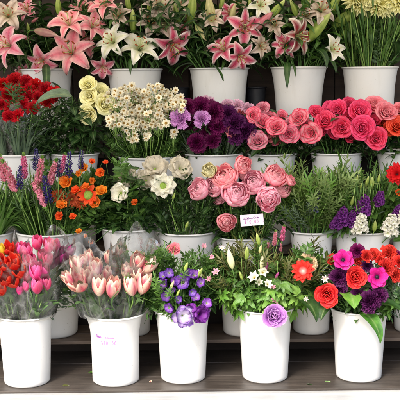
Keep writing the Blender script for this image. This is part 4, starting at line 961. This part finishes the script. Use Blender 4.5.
bunch('hot_pink_tulip', 'tulip', 'hot pink tulip in the left front bucket', 'hot pink tulips', [
    ('tulip_hot', 27, 251, 16, 'A1'), ('tulip_hot', 37, 243, 16, 'A1'), ('tulip_hot', 49, 246, 16, 'A1'), ('tulip_hot', 29, 260, 18, 'A1'), ('tulip_hot', 21, 249, 14, 'A1'), ('tulip_hot', 36, 272, 20, 'A1', dict(dy=-0.135)), ('tulip_hot', 44, 271, 18, 'A1'), ('tulip_hot', 37, 286, 19, 'A1', dict(dy=-0.145)),
    ('tulip_hot', 33, 264, 16, 'A1'), ('tulip_hot', 48, 260, 16, 'A1'), ('tulip_hot', 46, 284, 17, 'A1'), ('tulip_hot', 27, 276, 16, 'A1'), ('tulip_hot', 56, 247, 15, 'A1', dict(dy=-0.055)), ('tulip_hot', 27, 286, 16, 'A1'), ('tulip_hot', 41, 256, 14, 'A1', dict(dy=-0.065)), ('tulip_hot', 20, 290, 13, 'A1')], d=(.1, 1, -.5), dy=-0.105, **FT)
bunch('plum_tulip', 'tulip', 'dark plum tulip right of the hot pink ones', 'plum tulips', [('tulip_plum', 60, 257, 20, 'A1', dict(d=(.5, .8))), ('tulip_plum', 68, 253, 18, 'A1', dict(d=(.6, .8))), ('tulip_plum', 53, 262, 16, 'A1', dict(d=(.3, .8)))], dy=-0.075, **FT)
bunch('pink_cream_tulip', 'tulip', 'pink and cream tulip in the second front bucket', 'pink and cream tulips', [
    ('tulip_cream', 76, 265, 19, 'A2', dict(d=(-.2, 1))), ('tulip_open', 79, 283, 23, 'A2', dict(d=(-.35, .8, -.6), dy=-0.135)), ('tulip_pink', 69, 279, 17, 'A2', dict(d=(-.6, .8))), ('tulip_pink', 96, 268, 20, 'A2'), ('tulip_cream', 99, 286, 22, 'A2', dict(dy=-0.145)), ('tulip_pink', 113, 288, 23, 'A2', dict(d=(.2, 1, -.4), dy=-0.145)),
    ('tulip_cream', 89, 258, 16, 'A2', dict(dy=0)), ('tulip_pink', 137, 262, 22, 'A2', dict(d=(.3, .9, -.5))), ('tulip_cream', 131, 286, 23, 'A2', dict(d=(-.1, 1, -.4), dy=-0.135)), ('tulip_pink', 144, 284, 23, 'A2', dict(d=(.35, 1, -.3), dy=-0.125)), ('tulip_cream', 149, 266, 20, 'A2', dict(d=(.6, .7))), ('tulip_cream', 137, 274, 18, 'A2'),
    ('tulip_pink', 88, 276, 18, 'A2'), ('tulip_pink', 106, 276, 18, 'A2', dict(dy=-0.075)), ('tulip_pink', 127, 272, 18, 'A2', dict(dy=-0.085)), ('tulip_cream', 146, 276, 17, 'A2', dict(dy=-0.085)), ('tulip_pink', 83, 262, 15, 'A2', dict(dy=-0.055)),
    ('tulip_pink', 121, 254, 19, 'A2', dict(dy=.02)), ('tulip_cream', 109, 258, 15, 'A2', dict(dy=.03)), ('tulip_pink', 117, 268, 16, 'A2', dict(dy=0))], d=(.05, 1, -.3), dy=-0.105, **FT)
bunch('lisianthus', 'lisianthus', 'purple lisianthus in the middle front bucket', 'purple lisianthus', [
    ('lisi', 164, 284, 14, 'A3', dict(d=(-.3, .2))), ('lisi', 166, 296, 13, 'A3', dict(d=(-.3, -.1))), ('lisi', 183, 282, 19, 'A3', dict(d=(0, .3))), ('lisi', 194, 275, 13, 'A3'), ('lisi', 169, 273, 12, 'A3'), ('lisi', 192, 292, 10, 'A3', dict(d=(.3, 0))), ('lisi', 172, 290, 9, 'A3'), ('lisi', 176, 281, 12, 'A3'), ('lisi', 188, 273, 11, 'A3'), ('lisi', 163, 276, 10, 'A3'), ('lisi', 178, 300, 10, 'A3'),
    ('lisi_white', 183, 316, 22, 'A3', dict(d=(-.1, -.15), dy=-0.185, label='white and violet lisianthus hanging over the rim')), ('lisi_dark', 200, 314, 20, 'A3', dict(d=(.2, -.1), dy=-0.175, label='deep violet lisianthus hanging at the right of the rim')), ('lisi', 170, 307, 13, 'A3', dict(dy=-.15, d=(-.3, 0))), ('lisi', 207, 303, 12, 'A3', dict(d=(.4, .1))), ('lisi', 201, 283, 12, 'A3'), ('lisi', 196, 298, 11, 'A3'), ('lisi_dark', 191, 309, 13, 'A3', dict(dy=-0.155))],
    d=(0, .4), dy=-0.145, leaf='small', nleaf=3, leaflen=.05)
for x, y, s, l, k_ in [(186, 267, 10, 'green bud above the purple lisianthus', 'bud_green'), (172, 285, 9, 'cream bud among the purple lisianthus', 'bud_cream'), (178, 293, 8, 'pale green bud low among purple lisianthus', 'bud_green'), (200, 272, 10, 'slim green bud right of the purple lisianthus', 'bud_green')]:
    flower('green_bud', 'flower bud', k_, x, y, s, 'A3', l, 'buds among the lisianthus', d=(.3, .9), mode='tall', dy=-0.165, srad=.0015, leaf='small', nleaf=2, leaflen=.04)
flower('salmon_flower', 'salmon flower', 'rose_coralpink', 174, 249, 15, 'A3', 'small salmon orange bloom standing alone above the lisianthus', 'salmon blooms', d=(.1, .7), mode='disc', dy=-0.055, leaf='small', nleaf=3, leaflen=.05)
flower('lilac_rose', 'rose', 'rose_lilac', 274, 316, 27, 'A4', 'lilac rose hanging over the rim of the fourth front bucket', 'lilac roses', d=(.1, .3), dy=-0.175, leaf='rose', nleaf=2)
bunch('white_freesia', 'freesia', 'white freesia in the fourth front bucket', 'white freesias', [
    ('freesia', 254, 277, 16, 'A4', dict(d=(-.4, .5), dy=-.19)), ('freesia', 263, 272, 15, 'A4'), ('freesia', 268, 284, 13, 'A4', dict(d=(.3, .2))), ('freesia', 259, 282, 11, 'A4')], d=(.1, .6), dy=-0.155, leaf='grass', nleaf=2, leaflen=.08)
for x, y, s, l, k_, d in [(231, 259, 21, 'plump white bud at the left of the fourth front bunch', 'bud_white', (-.15, 1)), (247, 253, 14, 'yellow-green bud right of the plump white bud', 'bud_green', (.1, 1)), (258, 239, 12, 'green bud below the price card', 'bud_green', (-.2, 1)), (260, 249, 9, 'small cream bud below the price card', 'bud_cream', (.1, 1)), (267, 266, 9, 'mauve bud right of the white freesias', 'bud_mauve', (.1, 1)), (262, 262, 14, 'upright white bud behind the white freesias', 'bud_white', (.1, 1)), (241, 276, 9, 'small cream green bud left of the white freesias', 'bud_green', (-.4, 1)),
    (200, 273, 9, 'white bud at the far left of the fourth front bunch', 'bud_white', (-.4, 1)), (277, 275, 8, 'thin mauve bud at the right of the fourth front bunch', 'bud_mauve', (.5, 1))]:
    flower('flower_bud', 'flower bud', k_, x, y, s, 'A4', l, 'buds of the fourth front bunch', d=d, mode='tall', dy=-0.155, srad=.0017, leaf='small', nleaf=2, leaflen=.05)
bunch('alstroemeria', 'alstroemeria', 'dusty pink alstroemeria of the fourth front bunch', 'dusty pink alstroemerias', [
    ('alstro', 216, 272, 13, 'A4', dict(d=(-.4, .5))), ('alstro', 209, 279, 11, 'A4', dict(d=(-.6, .2))), ('alstro', 204, 246, 10, 'A4', dict(dy=0)), ('alstro', 275, 300, 14, 'A4'), ('alstro', 273, 287, 10, 'A4'), ('alstro', 212, 257, 9, 'A4'), ('alstro_pale', 222, 248, 8, 'A4')], d=(.1, .5), dy=-0.155, leaf='small', nleaf=3, leaflen=.05)
bunch('pink_flower_spike', 'flower spike', 'small dusty pink flower spike right of the price card', 'dusty pink small spikes', [
    ('spike_pink', 275, 238, 15, 'A4'), ('spike_mag', 283, 233, 16, 'A4'), ('spike_pink', 268, 246, 10, 'A4'), ('spike_pink', 281, 247, 9, 'A4')], d=(.1, 1), dy=-0.055, mode='tall', leaf='small', nleaf=3, leaflen=.04)
flower('red_gerbera', 'gerbera', 'gerb_red', 303, 271, 24, 'A4', 'bright red daisy-like flower with a pale centre', 'red flowers', d=(-.2, .35), dy=-0.155)
flower('peach_flower', 'pompon flower', 'peach', 308, 263, 22, 'A4', 'peach pompon flower behind the bright red one', 'peach flowers', d=(.3, .7), dy=-0.095, leaf='small', nleaf=2)
flower('pale_pink_alstroemeria', 'alstroemeria', 'alstro_pale', 325, 279, 11, 'A5', 'pale pink star flower between the red rose and the gerbera', 'pale pink star flowers', d=(-.2, .3), dy=-0.155)
flower('pale_pink_alstroemeria', 'alstroemeria', 'alstro_pale', 306, 299, 7, 'A4', 'tiny white star flower left of the low red rose', 'pale pink star flowers', d=(-.1, .3), dy=-0.155)
for x, y, s, l, k_, d in [(327, 295, 27, 'low red rose left of the lobed green leaf', 'rose_red', (-.2, .1)), (356, 277, 24, 'red rose in the centre of the right front bunch', 'rose_red', (0, .15)), (333, 260, 14, 'red bloom half behind the left magenta anemone', 'rose_red', (-.3, .7)), (359, 261, 18, 'red rose seen from the side above the central one', 'rose_red', (.1, .9)), (374, 255, 16, 'red rose at the top of the right front bunch', 'rose_red', (.1, .9))]:
    flower('red_rose', 'rose', k_, x, y, s, 'A5', l, 'red roses of the right front bunch', d=d, dy=-0.175 if s > 20 else -.08, leaf='rose', nleaf=3, leaflen=.06)
bunch('red_carnation', 'carnation', 'scarlet carnation at the right end of the front bunch', 'scarlet carnations', [('carn_scarlet', 387, 267, 19, 'A5'), ('carn_scarlet', 390, 253, 18, 'A5', dict(dy=-0.095)), ('carn_scarlet', 400, 262, 15, 'A5'), ('carn_scarlet', 396, 275, 15, 'A5'), ('carn_scarlet', 367, 256, 13, 'A5'), ('carn_scarlet', 381, 260, 12, 'A5', dict(dy=-0.095))], d=(.3, .4), dy=-0.135)
for x, y, s, l, d in [(343, 260, 20, 'magenta anemone with a black centre, the left one', (-.1, .4)), (377, 277, 21, 'magenta anemone with a black centre, the right one', (.05, .1))]:
    flower('magenta_anemone', 'anemone', 'anem', x, y, s, 'A5', l, 'magenta anemones', d=d, dy=-0.165, srad=.0025)
bunch('carnation', 'carnation', 'dark purple carnation in the right front bunch', 'dark purple front carnations', [
    ('carn_plum', 339, 277, 20, 'A5'), ('carn_plum', 340, 288, 16, 'A5'), ('carn_plum', 371, 302, 24, 'A5', dict(dy=-0.185, d=(.1, 0))), ('carn_plum', 379, 295, 18, 'A5', dict(dy=-0.175)), ('carn_purple', 357, 251, 15, 'A5', dict(dy=-0.095)), ('carn_purple', 397, 256, 13, 'A5', dict(dy=-0.095)), ('carn_plum', 367, 266, 13, 'A5', dict(dy=-0.105)), ('carn_plum', 359, 294, 16, 'A5', dict(dy=-0.155))], d=(0, .3), dy=-0.145, leaf='grey', nleaf=2)

# single big leaves (their own stalks in the buckets)
def bigleaf(bk, px, py, L, az, el0, el1, kind, label, W=0.4, mat='lf_hang', dy=-.1, roll=0):
    """leaf attached at (px, py), growing in direction az (degrees: 0 right, -90 to camera), length L px"""
    k = BK[bk]; Y = k['Y'] + dy; c = P(px, py, Y)
    pts, B, Mo = stem_path(c, Vector((0, -0.2, 1)).normalized(), k)
    root = empty('leaf_stalk', B, label, 'leaf', 'large single leaves')
    obj('stem', MB().add(*tube([p - B for p in pts], 0.0018, 5), mat='stem').mesh('stem'), root)
    me = MB().add(*petal(1, W, {'leaf': sh_leaf, 'lance': sh_lance, 'round': lambda v: sh_leaf(v) * (1 - .12 * (0.5 + 0.5 * math.cos(v * 26)))}[kind], el0, el1, 1.0, 0.12, 0.015, 3, 1.0, 3, 16 if kind == 'round' else 10, 0, 0), mat).mesh('leaf')
    obj('leaf', me, root, Matrix.Translation(c - B) @ RZ(az) @ RX(roll) @ SC(L * MPP(Y)))
bigleaf('A5', 361, 312, 44, -60, 12, -100, 'leaf', 'long green leaf hanging down the front of the right front bucket', W=.36, dy=-.13, roll=10)
bigleaf('A5', 380, 304, 40, -35, 10, -45, 'leaf', 'broad green leaf spreading right over the right front rim', W=.62, dy=-.12, roll=-35)
bigleaf('A5', 349, 292, 26, -85, 5, -60, 'round', 'lobed light green leaf between the low red rose and dark carnations', W=.95, mat='lf_bright', dy=-.13)
bigleaf('A5', 392, 300, 36, -20, 20, -50, 'leaf', 'wide green leaf at the right edge below the scarlet carnations', W=.55, dy=-.06, roll=-30)
bigleaf('A5', 334, 300, 32, -130, 10, -70, 'leaf', 'dark green leaf hanging left under the low red rose', W=.6, mat='lf_dark', dy=-.1)
bigleaf('A4', 300, 298, 34, -50, 5, -80, 'leaf', 'dark green leaf hanging below the tiny white star flower', W=.6, mat='lf_dark', dy=-.1)
bigleaf('A4', 246, 262, 38, 175, 15, -40, 'leaf', 'dark green leaf lying left behind the plump white bud', W=.4, mat='lf_dark', dy=-.07, roll=40)
bigleaf('C2', 72, 96, 40, -160, 25, -50, 'leaf', 'broad grey-green leaf drooping between red carnations and cream roses', W=.42, mat='lf_grey', dy=-.1, roll=-30)
bigleaf('D1', 46, 64, 40, -80, -10, -95, 'lance', 'dark leaf hanging across the left top-row bucket', W=.2, mat='lf_lily', dy=-.13)
bigleaf('D1', 50, 82, 22, -30, -10, -70, 'lance', 'dark leaf low on the left top-row bucket', W=.26, mat='lf_lily', dy=-.14)
bigleaf('D4', 287, 62, 40, -95, 5, -95, 'lance', 'long dark leaf hanging down the fourth top-row bucket', W=.17, mat='lf_lily', dy=-.13)
bigleaf('D4', 292, 64, 20, -80, 5, -95, 'lance', 'short narrow leaf beside the long hanging one', W=.14, mat='lf_lily', dy=-.13)
bigleaf('D3', 205, 60, 34, -30, -20, -60, 'lance', 'dark leaf slanting over the left rim of the third top-row bucket', W=.3, mat='lf_lily', dy=-.13, roll=-20)
bigleaf('D2', 131, 58, 22, -90, -10, -95, 'lance', 'dark pointed leaf over the rim under the wide white lily', W=.2, mat='lf_lily', dy=-.14)
bigleaf('D4', 318, 56, 30, -40, 10, -80, 'lance', 'green leaf over the right rim of the fourth top-row bucket', W=.3, mat='lf_lily', dy=-.11)
bigleaf('D4', 312, 50, 34, -60, 20, -85, 'lance', 'green leaf hanging under the half open cream lily', W=.3, mat='lf_lily', dy=-.12)

# ---- greenery: separate sprigs standing in each bucket
SPN = dict(rose='leafy_sprig', lily='lily_leaf_stalk', fern='feathery_sprig', fernfine='feathery_sprig', needle='narrow_leaf_sprig', grass='grass_tuft', straps='tulip_leaf_tuft', lobed='lobed_leaf_sprig', shoots='green_shoot')
def greenery(bk, kind, mat, n, hpx, label, spread=(0.75, 0.5), fwd=0.25, smul=1.0, bias=0.0, group=None, low=0.0):
    k = BK[bk]; ms = getsprig(kind, mat); H = hpx * MPP(k['Y'])
    for i in range(n):
        a = (i + random.random() * 0.7) / n * 2 - 1          # -1..1 across
        tx = a * spread[0] + bias; ty = -fwd + random.uniform(-1, 1) * spread[1] * 0.6
        h = H * random.uniform(0.72, 1.05)
        base = k['loc'] + Vector((a * k['rt'] * 0.72, random.uniform(-.75, .55) * k['rt'] * math.sqrt(max(0, 1 - (a * .72) ** 2)), k['h'] - 0.012 - low))
        dv = Vector((tx + random.uniform(-.1, .1), ty, 1)).normalized()
        fo, sm = random.choice(ms)
        root = empty(SPN[kind], base, label, 'greenery', group or label)
        T = dv.to_track_quat('Z', 'Y').to_matrix().to_4x4() @ RZ(random.uniform(0, 360)) @ Matrix.Diagonal((h * smul, h * smul, h, 1))
        obj('foliage', fo, root, T)
        # the stem part ends inside the bucket
        T3 = dv.to_track_quat('Z', 'Y').to_matrix().to_4x4() @ Matrix.Diagonal((h, h, h * 1.0, 1))
        obj('stem', sm, root, T3)
g = greenery
g('D1', 'lily', 'lf_lily', 8, 78, 'dark lily foliage in the left top-row bucket', (1.0, .4), fwd=.05)
g('D1', 'lily', 'lf_dark', 3, 56, 'dark leaves spreading left in the left top-row bucket', (.9, .5), smul=1.2, bias=-.6)
g('D2', 'lily', 'lf_lily', 11, 74, 'dark lily foliage under the white lilies', (.8, .5), fwd=.08)
g('D3', 'lily', 'lf_lily', 11, 76, 'dark lily foliage under the striped lilies', (.8, .5), fwd=.08)
g('D4', 'lily', 'lf_lily', 10, 70, 'green lily foliage in the fourth top-row bucket', (.9, .5), fwd=.08)
g('D4', 'lily', 'lf_mid', 4, 80, 'lighter green lily foliage reaching toward the chrysanthemums', (.5, .3), bias=.5)
g('D5', 'shoots', 'lf_mid', 6, 74, 'bare upright stems under the yellow chrysanthemums', (.28, .2), fwd=.05)
g('D5', 'fern', 'lf_dark', 5, 60, 'dark foliage behind the bare stems at the top right', (.5, .3), fwd=-.15)
for d_, nn in (('D1', 5), ('D2', 5), ('D3', 5), ('D4', 5), ('D5', 3)):
    g(d_, 'lily', 'lf_dark', nn, 84, 'dark leafy stalk standing at the back of the top row', (1.1, .2), fwd=-.22, smul=1.25)
g('C1', 'fernfine', 'lf_dark', 9, 66, 'fine dark green foliage below the red carnations', (.9, .4))
g('C1', 'grass', 'lf_grey', 6, 60, 'grey-green narrow leaves below the red carnations', (.6, .4))
g('C2', 'rose', 'lf_dark', 7, 55, 'dark rose leaves around the cream yellow roses', (.6, .4))
g('C3', 'fern', 'lf_mid', 13, 31, 'green feathery foliage under the cream daisies', (1.0, .4), fwd=.4, smul=1.3)
g('C3', 'fern', 'lf_dark', 8, 52, 'darker feathery foliage between the cream daisies', (.7, .3), fwd=-.1)
g('C4', 'grass', 'lf_grey', 9, 46, 'narrow leaves below the purple carnations', (.6, .5))
g('C4', 'rose', 'lf_dark', 8, 48, 'dark leaves between the purple carnations', (.7, .4), fwd=.05)
g('C5', 'rose', 'lf_dark', 9, 44, 'dark rose leaves under the red-edged pink roses', (.9, .5), fwd=.08, smul=1.1)
g('C6', 'rose', 'lf_dark', 11, 42, 'dark rose leaves under the hot pink roses', (.9, .5), fwd=.08, smul=1.1)
g('C7', 'rose', 'lf_dark', 7, 44, 'dark rose leaves under the coral and orange-red roses', (.8, .5), fwd=.08, smul=1.1)
g('B0', 'grass', 'lf_mid', 9, 80, 'long grassy leaves at the left edge of the second row', (.6, .4))
g('B1', 'grass', 'lf_mid', 18, 80, 'long grassy leaves around the pink spikes', (.75, .5))
g('B1', 'needle', 'lf_dark', 9, 66, 'dark narrow-leaved sprigs among the pink spikes', (.8, .4))
g('B1', 'fern', 'lf_mid', 6, 72, 'feathery green sprigs around the orange flowers', (.3, .4), bias=.75)
g('B2', 'fern', 'lf_mid', 6, 72, 'feathery green sprigs left of the white poppy', (.4, .3), bias=-.5, fwd=.2)
g('B2', 'rose', 'lf_dark', 7, 58, 'broad dark leaves below the white poppy', (.4, .4), fwd=.0)
g('B2', 'lily', 'lf_dark', 4, 46, 'long dark leaves below the white poppy', (.4, .3), fwd=.1)
g('B3', 'shoots', 'lf_mid', 6, 52, 'thin upright stems below the green-centred white flower', (.5, .5))
g('B3', 'fern', 'lf_dark', 7, 60, 'dark ferny leaves in the middle of the second row', (.8, .4))
g('B4', 'fern', 'lf_mid', 8, 34, 'green leaves below the pink ranunculus', (.9, .4), fwd=.1)
g('B4', 'shoots', 'lf_mid', 7, 46, 'pale stems below the pink ranunculus', (.5, .4))
g('B4', 'rose', 'lf_dark', 8, 60, 'dark leaves below and right of the pink ranunculus', (.9, .4), fwd=.05)
g('B5', 'needle', 'lf_sage', 14, 84, 'pale green needle sprigs right of the pink ranunculus', (.42, .4), bias=.08)
g('B5', 'needle', 'lf_bright', 8, 72, 'bright green needle sprigs right of the pink ranunculus', (.5, .4), bias=.1)
g('B5', 'needle', 'lf_grey', 7, 50, 'grey-green needle sprigs low over the narrow bucket', (.7, .4))
g('B6', 'shoots', 'lf_mid', 12, 74, 'upright green shoots around the yellow-green buds', (.55, .4))
g('B6', 'needle', 'lf_mid', 7, 70, 'green narrow-leaved sprigs behind the yellow-green buds', (.6, .4), fwd=.1)
g('B6', 'rose', 'lf_mid', 6, 40, 'green leaves between the purple and white stock', (.8, .5))
g('B7', 'rose', 'lf_mid', 8, 60, 'green leaves at the right edge of the second row', (.6, .4))
g('A1', 'straps', 'lf_tulip', 11, 50, 'pale green tulip leaves in the left front bucket', (.7, .5), fwd=.35)
g('A1', 'lobed', 'lf_grey', 5, 34, 'grey-green leaves behind the left cellophane', (.6, .5), fwd=.2)
g('A2', 'fern', 'lf_mid', 5, 60, 'green feathery sprigs behind the pink and cream tulips', (.7, .2), fwd=-.15)
g('A1', 'fern', 'lf_grey', 5, 56, 'grey-green feathery sprigs behind the hot pink tulips', (.7, .2), bias=.3, fwd=-.1)
g('A2', 'straps', 'lf_tulip', 13, 56, 'pale green tulip leaves in the second front bucket', (.7, .5), fwd=.3)
g('A3', 'fern', 'lf_mid', 9, 74, 'olive feathery foliage behind the purple lisianthus', (.8, .4), fwd=.15)
g('A3', 'rose', 'lf_dark', 8, 46, 'dark green leaves among the purple lisianthus', (.9, .5), fwd=.25)
g('A3', 'needle', 'lf_mid', 10, 74, 'green narrow-leaved sprigs around the salmon bloom', (.8, .4), fwd=.15)
g('A4', 'lobed', 'lf_bright', 10, 44, 'bright green lobed leaves over the rim of the fourth front bucket', (1.5, .5), fwd=1.1, low=0.0)
g('A4', 'lobed', 'lf_mid', 7, 56, 'mid green lobed leaves of the fourth front bunch', (1.1, .5), fwd=.4)
g('A4', 'needle', 'lf_olive', 11, 84, 'thin olive sprigs spreading wide behind the fourth front bunch', (.8, .4), fwd=.05)
g('A4', 'fern', 'lf_mid', 9, 72, 'mid green feathery sprigs behind the fourth front bunch', (.9, .4), fwd=.05)
g('A4', 'rose', 'lf_dark', 8, 50, 'dark green leaves in the middle of the fourth front bunch', (.9, .5), fwd=.08)
g('A5', 'rose', 'lf_dark', 11, 44, 'dark green leaves of the right front bunch', (1.1, .5), fwd=.25)
g('A5', 'fern', 'lf_grey', 8, 46, 'grey-green feathery leaves at the right of the front bunch', (.5, .4), bias=.8, fwd=.5)
g('A5', 'lobed', 'lf_mid', 5, 36, 'short green lobed leaves over the rim of the right front bucket', (1.2, .4), fwd=.8)
g('A3', 'lobed', 'lf_mid', 4, 32, 'short green lobed leaves over the rim of the middle front bucket', (1.1, .4), fwd=.8)
g('A5', 'needle', 'lf_mid', 8, 60, 'narrow green sprigs left of the right front bunch', (.4, .4), bias=-.8, fwd=.2)

# ---- cellophane sleeves
def sleeve(bk, pxl, pxr, pytop, pybot, label, seed, dy=-.03, depth=0.15, points=3):
    k = BK[bk]; Y = k['Y'] + dy; mp = MPP(Y)
    cx = (pxl + pxr) / 2; top = P(cx, pytop, Y); bot = P(k['px'] + (cx - k['px']) * .45, pybot, Y); bot.y = k['Y'] + dy * .3
    rb = min(k['rt'] * .8, (pxr - pxl) * mp * .42); rt_ = (pxr - pxl) / 2 * mp
    b = MB(); V, F = [], []; ns, nr = 84, 34
    for j in range(nr + 1):
        t = j / nr
        for i in range(ns):
            a = 2 * math.pi * i / ns
            r = rb + (rt_ - rb) * t ** 0.75
            crk = mnoise.noise(Vector((math.cos(a) * 2.6 + seed, math.sin(a) * 2.6, t * 3.0))) * 0.16 + mnoise.noise(Vector((math.cos(a) * 8 + seed, math.sin(a) * 8, t * 8.0))) * 0.05
            r *= 1 + crk * (0.4 + t)
            c = bot.lerp(top, t)
            zz = c.z + (0.035 * math.sin(a * points + seed) + 0.015 * math.sin(a * 7 + seed)) * t ** 3
            V.append((c.x + r * math.cos(a) - bot.x, c.y + r * math.sin(a) * min(1, depth / max(rt_, .001)) - bot.y, zz - bot.z))
    for j in range(nr):
        for i in range(ns): F.append((j * ns + i, j * ns + (i + 1) % ns, (j + 1) * ns + (i + 1) % ns, (j + 1) * ns + i))
    b.add(V, F, None, 'cello'); o = obj('cellophane_sleeve', b.mesh('cellophane_sleeve')); o.location = bot
    tag(o, label, 'cellophane', 'cellophane sleeves around the tulips')
sleeve('A1', -22, 28, 250, 318, 'crinkled clear cellophane around the orange-red tulips', 1.3, dy=-.05)
sleeve('A1', 14, 74, 240, 318, 'crinkled clear cellophane around the hot pink tulips', 4.1, dy=-.04)
sleeve('A2', 58, 124, 247, 316, 'crinkled clear cellophane around the left half of the pink and cream tulips', 7.7, dy=-.04)
sleeve('A2', 112, 160, 237, 316, 'crinkled clear cellophane around the right half of the pink and cream tulips', 2.9, dy=-.05)
sleeve('C1', -6, 40, 110, 160, 'clear cellophane around the stems of the red carnations', 5.5, dy=-.02, depth=.1)

# ---- price card and handwriting
def strokes(lines, mat, T, wid, name, parent):
    b = MB()
    for ln in lines:
        for (x0, y0), (x1, y1) in zip(ln, ln[1:]):
            d = Vector((x1 - x0, y1 - y0)); 
            if d.length < 1e-6: continue
            n = Vector((-d.y, d.x)).normalized() * wid / 2; e = d.normalized() * wid * .3
            q = [(x0 - e.x + n.x, 0, y0 - e.y + n.y), (x1 + e.x + n.x, 0, y1 + e.y + n.y), (x1 + e.x - n.x, 0, y1 + e.y - n.y), (x0 - e.x - n.x, 0, y0 - e.y - n.y)]
            b.add([tuple(T(Vector(p))) for p in q], [(0, 3, 2, 1)], None, mat)
    return obj(name, b.mesh(name, False), parent)
GL = {'$': [[(.8, .85), (.2, .9), (.15, .6), (.8, .45), (.8, .15), (.15, .12)], [(.5, 1.05), (.48, -.05)]], '1': [[(.3, .8), (.55, 1), (.5, 0)]], '0': [[(.5, 1), (.15, .6), (.25, .1), (.6, 0), (.85, .5), (.5, 1)]],
      '.': [[(.35, .0), (.65, .0)], [(.35, .12), (.65, .12)]], '2': [[(.15, .8), (.5, 1), (.8, .7), (.15, 0), (.9, .05)]], '5': [[(.85, 1), (.3, 1), (.2, .55), (.75, .5), (.7, .05), (.15, .05)]]}
def write(txt, x, y, w, h):
    out = []
    for i, ch in enumerate(txt):
        if ch in GL: out += [[(x + (i + p[0] * .8) * w, y + p[1] * h) for p in ln] for ln in GL[ch]]
    return out
def scrawl(x, y, w, h, n, seed):
    rnd = random.Random(seed); ln = []; amp = [rnd.uniform(.35, 1.0) for _ in range(n + 1)]
    for i in range(n * 10 + 1):
        t = i / 10; a = amp[min(n, int(t))]
        ln.append((x + w * (t / n) + w / n * .35 * math.sin(t * 2 * math.pi + 1), y + h * a * (0.5 - 0.5 * math.cos(t * 2 * math.pi))))
    return [ln]
cardc = P(252, 220, 0.095); cw, chh = 23.5 * MPP(.095), 11.5 * MPP(.095)
card = empty('price_card', (cardc.x, cardc.y, cardc.z - .19), 'small white handwritten price card on a wire stick below the ranunculus', 'price card')
CT = Matrix.Translation((0, 0, .19)) @ RX(-8) @ Matrix.Rotation(R(-4), 4, 'Y')
b = MB().add(*box(-cw / 2, cw / 2, 0, .0012, -chh / 2, chh / 2, .0004), mat='card'); c_ = obj('card', b.mesh('card', False), card, CT)
strokes(scrawl(-cw * .40, chh * .10, cw * .42, chh * .22, 7, 3) + scrawl(cw * .06, chh * .12, cw * .26, chh * .22, 5, 8), 'ink_purple', lambda p: Vector((p.x, -.0006, p.z)), .0016, 'handwriting', c_)
strokes(write('$10.00', -cw * .33, -chh * .30, cw * .105, chh * .30), 'ink_pink', lambda p: Vector((p.x, -.0006, p.z)), .0017, 'handwriting', c_)
obj('wire_stick', MB().add(*tube([(0, .004, 0), (0, .004, .19)], .0013, 6), mat='wire').mesh('wire_stick'), card)
# handwriting on the second front bucket, lying on its curved wall
k2 = BK['A2']; o2 = k2['o']
def on_bucket(p):
    z = p.z; t = z / k2['h']; fl = .0201; rt = k2['rt']; rb = k2['rb']
    r = rb + (rt - fl - rb) * t + fl * max(0, (t - .62) / .38) ** 2.2 + .0032
    a = p.x / r; v = Vector((r * math.sin(a), -r * math.cos(a), z))
    return Matrix.Rotation(-o2.rotation_euler.z, 3, 'Z') @ v
mp = MPP(-.1); zt = k2['h'] - 20 * mp
strokes(scrawl(-19 * mp, zt, 7 * mp, 4 * mp, 4, 2), 'ink_purple', on_bucket, .0026, 'handwriting', o2)
strokes(scrawl(-10 * mp, zt, 11 * mp, 3.2 * mp, 6, 12) + write('$10.00', -13 * mp, zt - 7 * mp, 2.9 * mp, 4.4 * mp), 'ink_faint', on_bucket, .0021, 'handwriting', o2)

# ---- dark things standing between the top-row buckets
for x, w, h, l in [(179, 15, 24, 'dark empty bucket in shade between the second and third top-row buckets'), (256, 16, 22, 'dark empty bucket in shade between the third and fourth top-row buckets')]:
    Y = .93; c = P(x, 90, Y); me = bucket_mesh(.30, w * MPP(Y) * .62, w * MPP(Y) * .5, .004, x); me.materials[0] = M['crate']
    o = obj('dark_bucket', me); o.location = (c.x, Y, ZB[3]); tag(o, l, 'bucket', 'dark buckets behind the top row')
cr = P(88, 352, .08)
o = obj('fallen_leaf', MB().add(*petal(.07, .03, sh_leaf, 15, -25, 1, .1, .01), 'lf_mid').mesh('fallen_leaf')); o.location = (cr.x, .07, .002); tag(o, 'small green leaf fallen on the dark lower deck between two front buckets', 'leaf')
o = obj('fallen_leaf', MB().add(*petal(.022, .014, sh_leaf, 10, -25, 1, .1, .003), 'lf_tulip').mesh('fallen_leaf')); o.location = (P(325, 374, -.07).x, -.07, .001); tag(o, 'tiny pale leaf scrap on the lower deck left of the right front bucket', 'leaf')

for i, (x, Y, kind, mt, ln, lab) in enumerate([(62, -.09, 'leaf', 'lf_olive', .03, 'curled olive leaf on the deck just right of the leftmost bucket'), (150, -.06, 'petal', 'tulip_pink', .02, 'pale pink petal on the deck between the second and third front buckets'),
        
        (312, -.11, 'leaf', 'lf_dark', .022, 'dark leaf scrap near the deck edge between the last two front buckets'), ]):
    o = obj('fallen_' + kind, MB().add(*petal(ln, ln * .5, sh_leaf, 25, -35, 1, .1, .003), mt).mesh('fallen_' + kind)); o.location = (P(x, 375, Y).x, Y, .002); o.rotation_euler.z = i * 1.3
    tag(o, lab, kind)
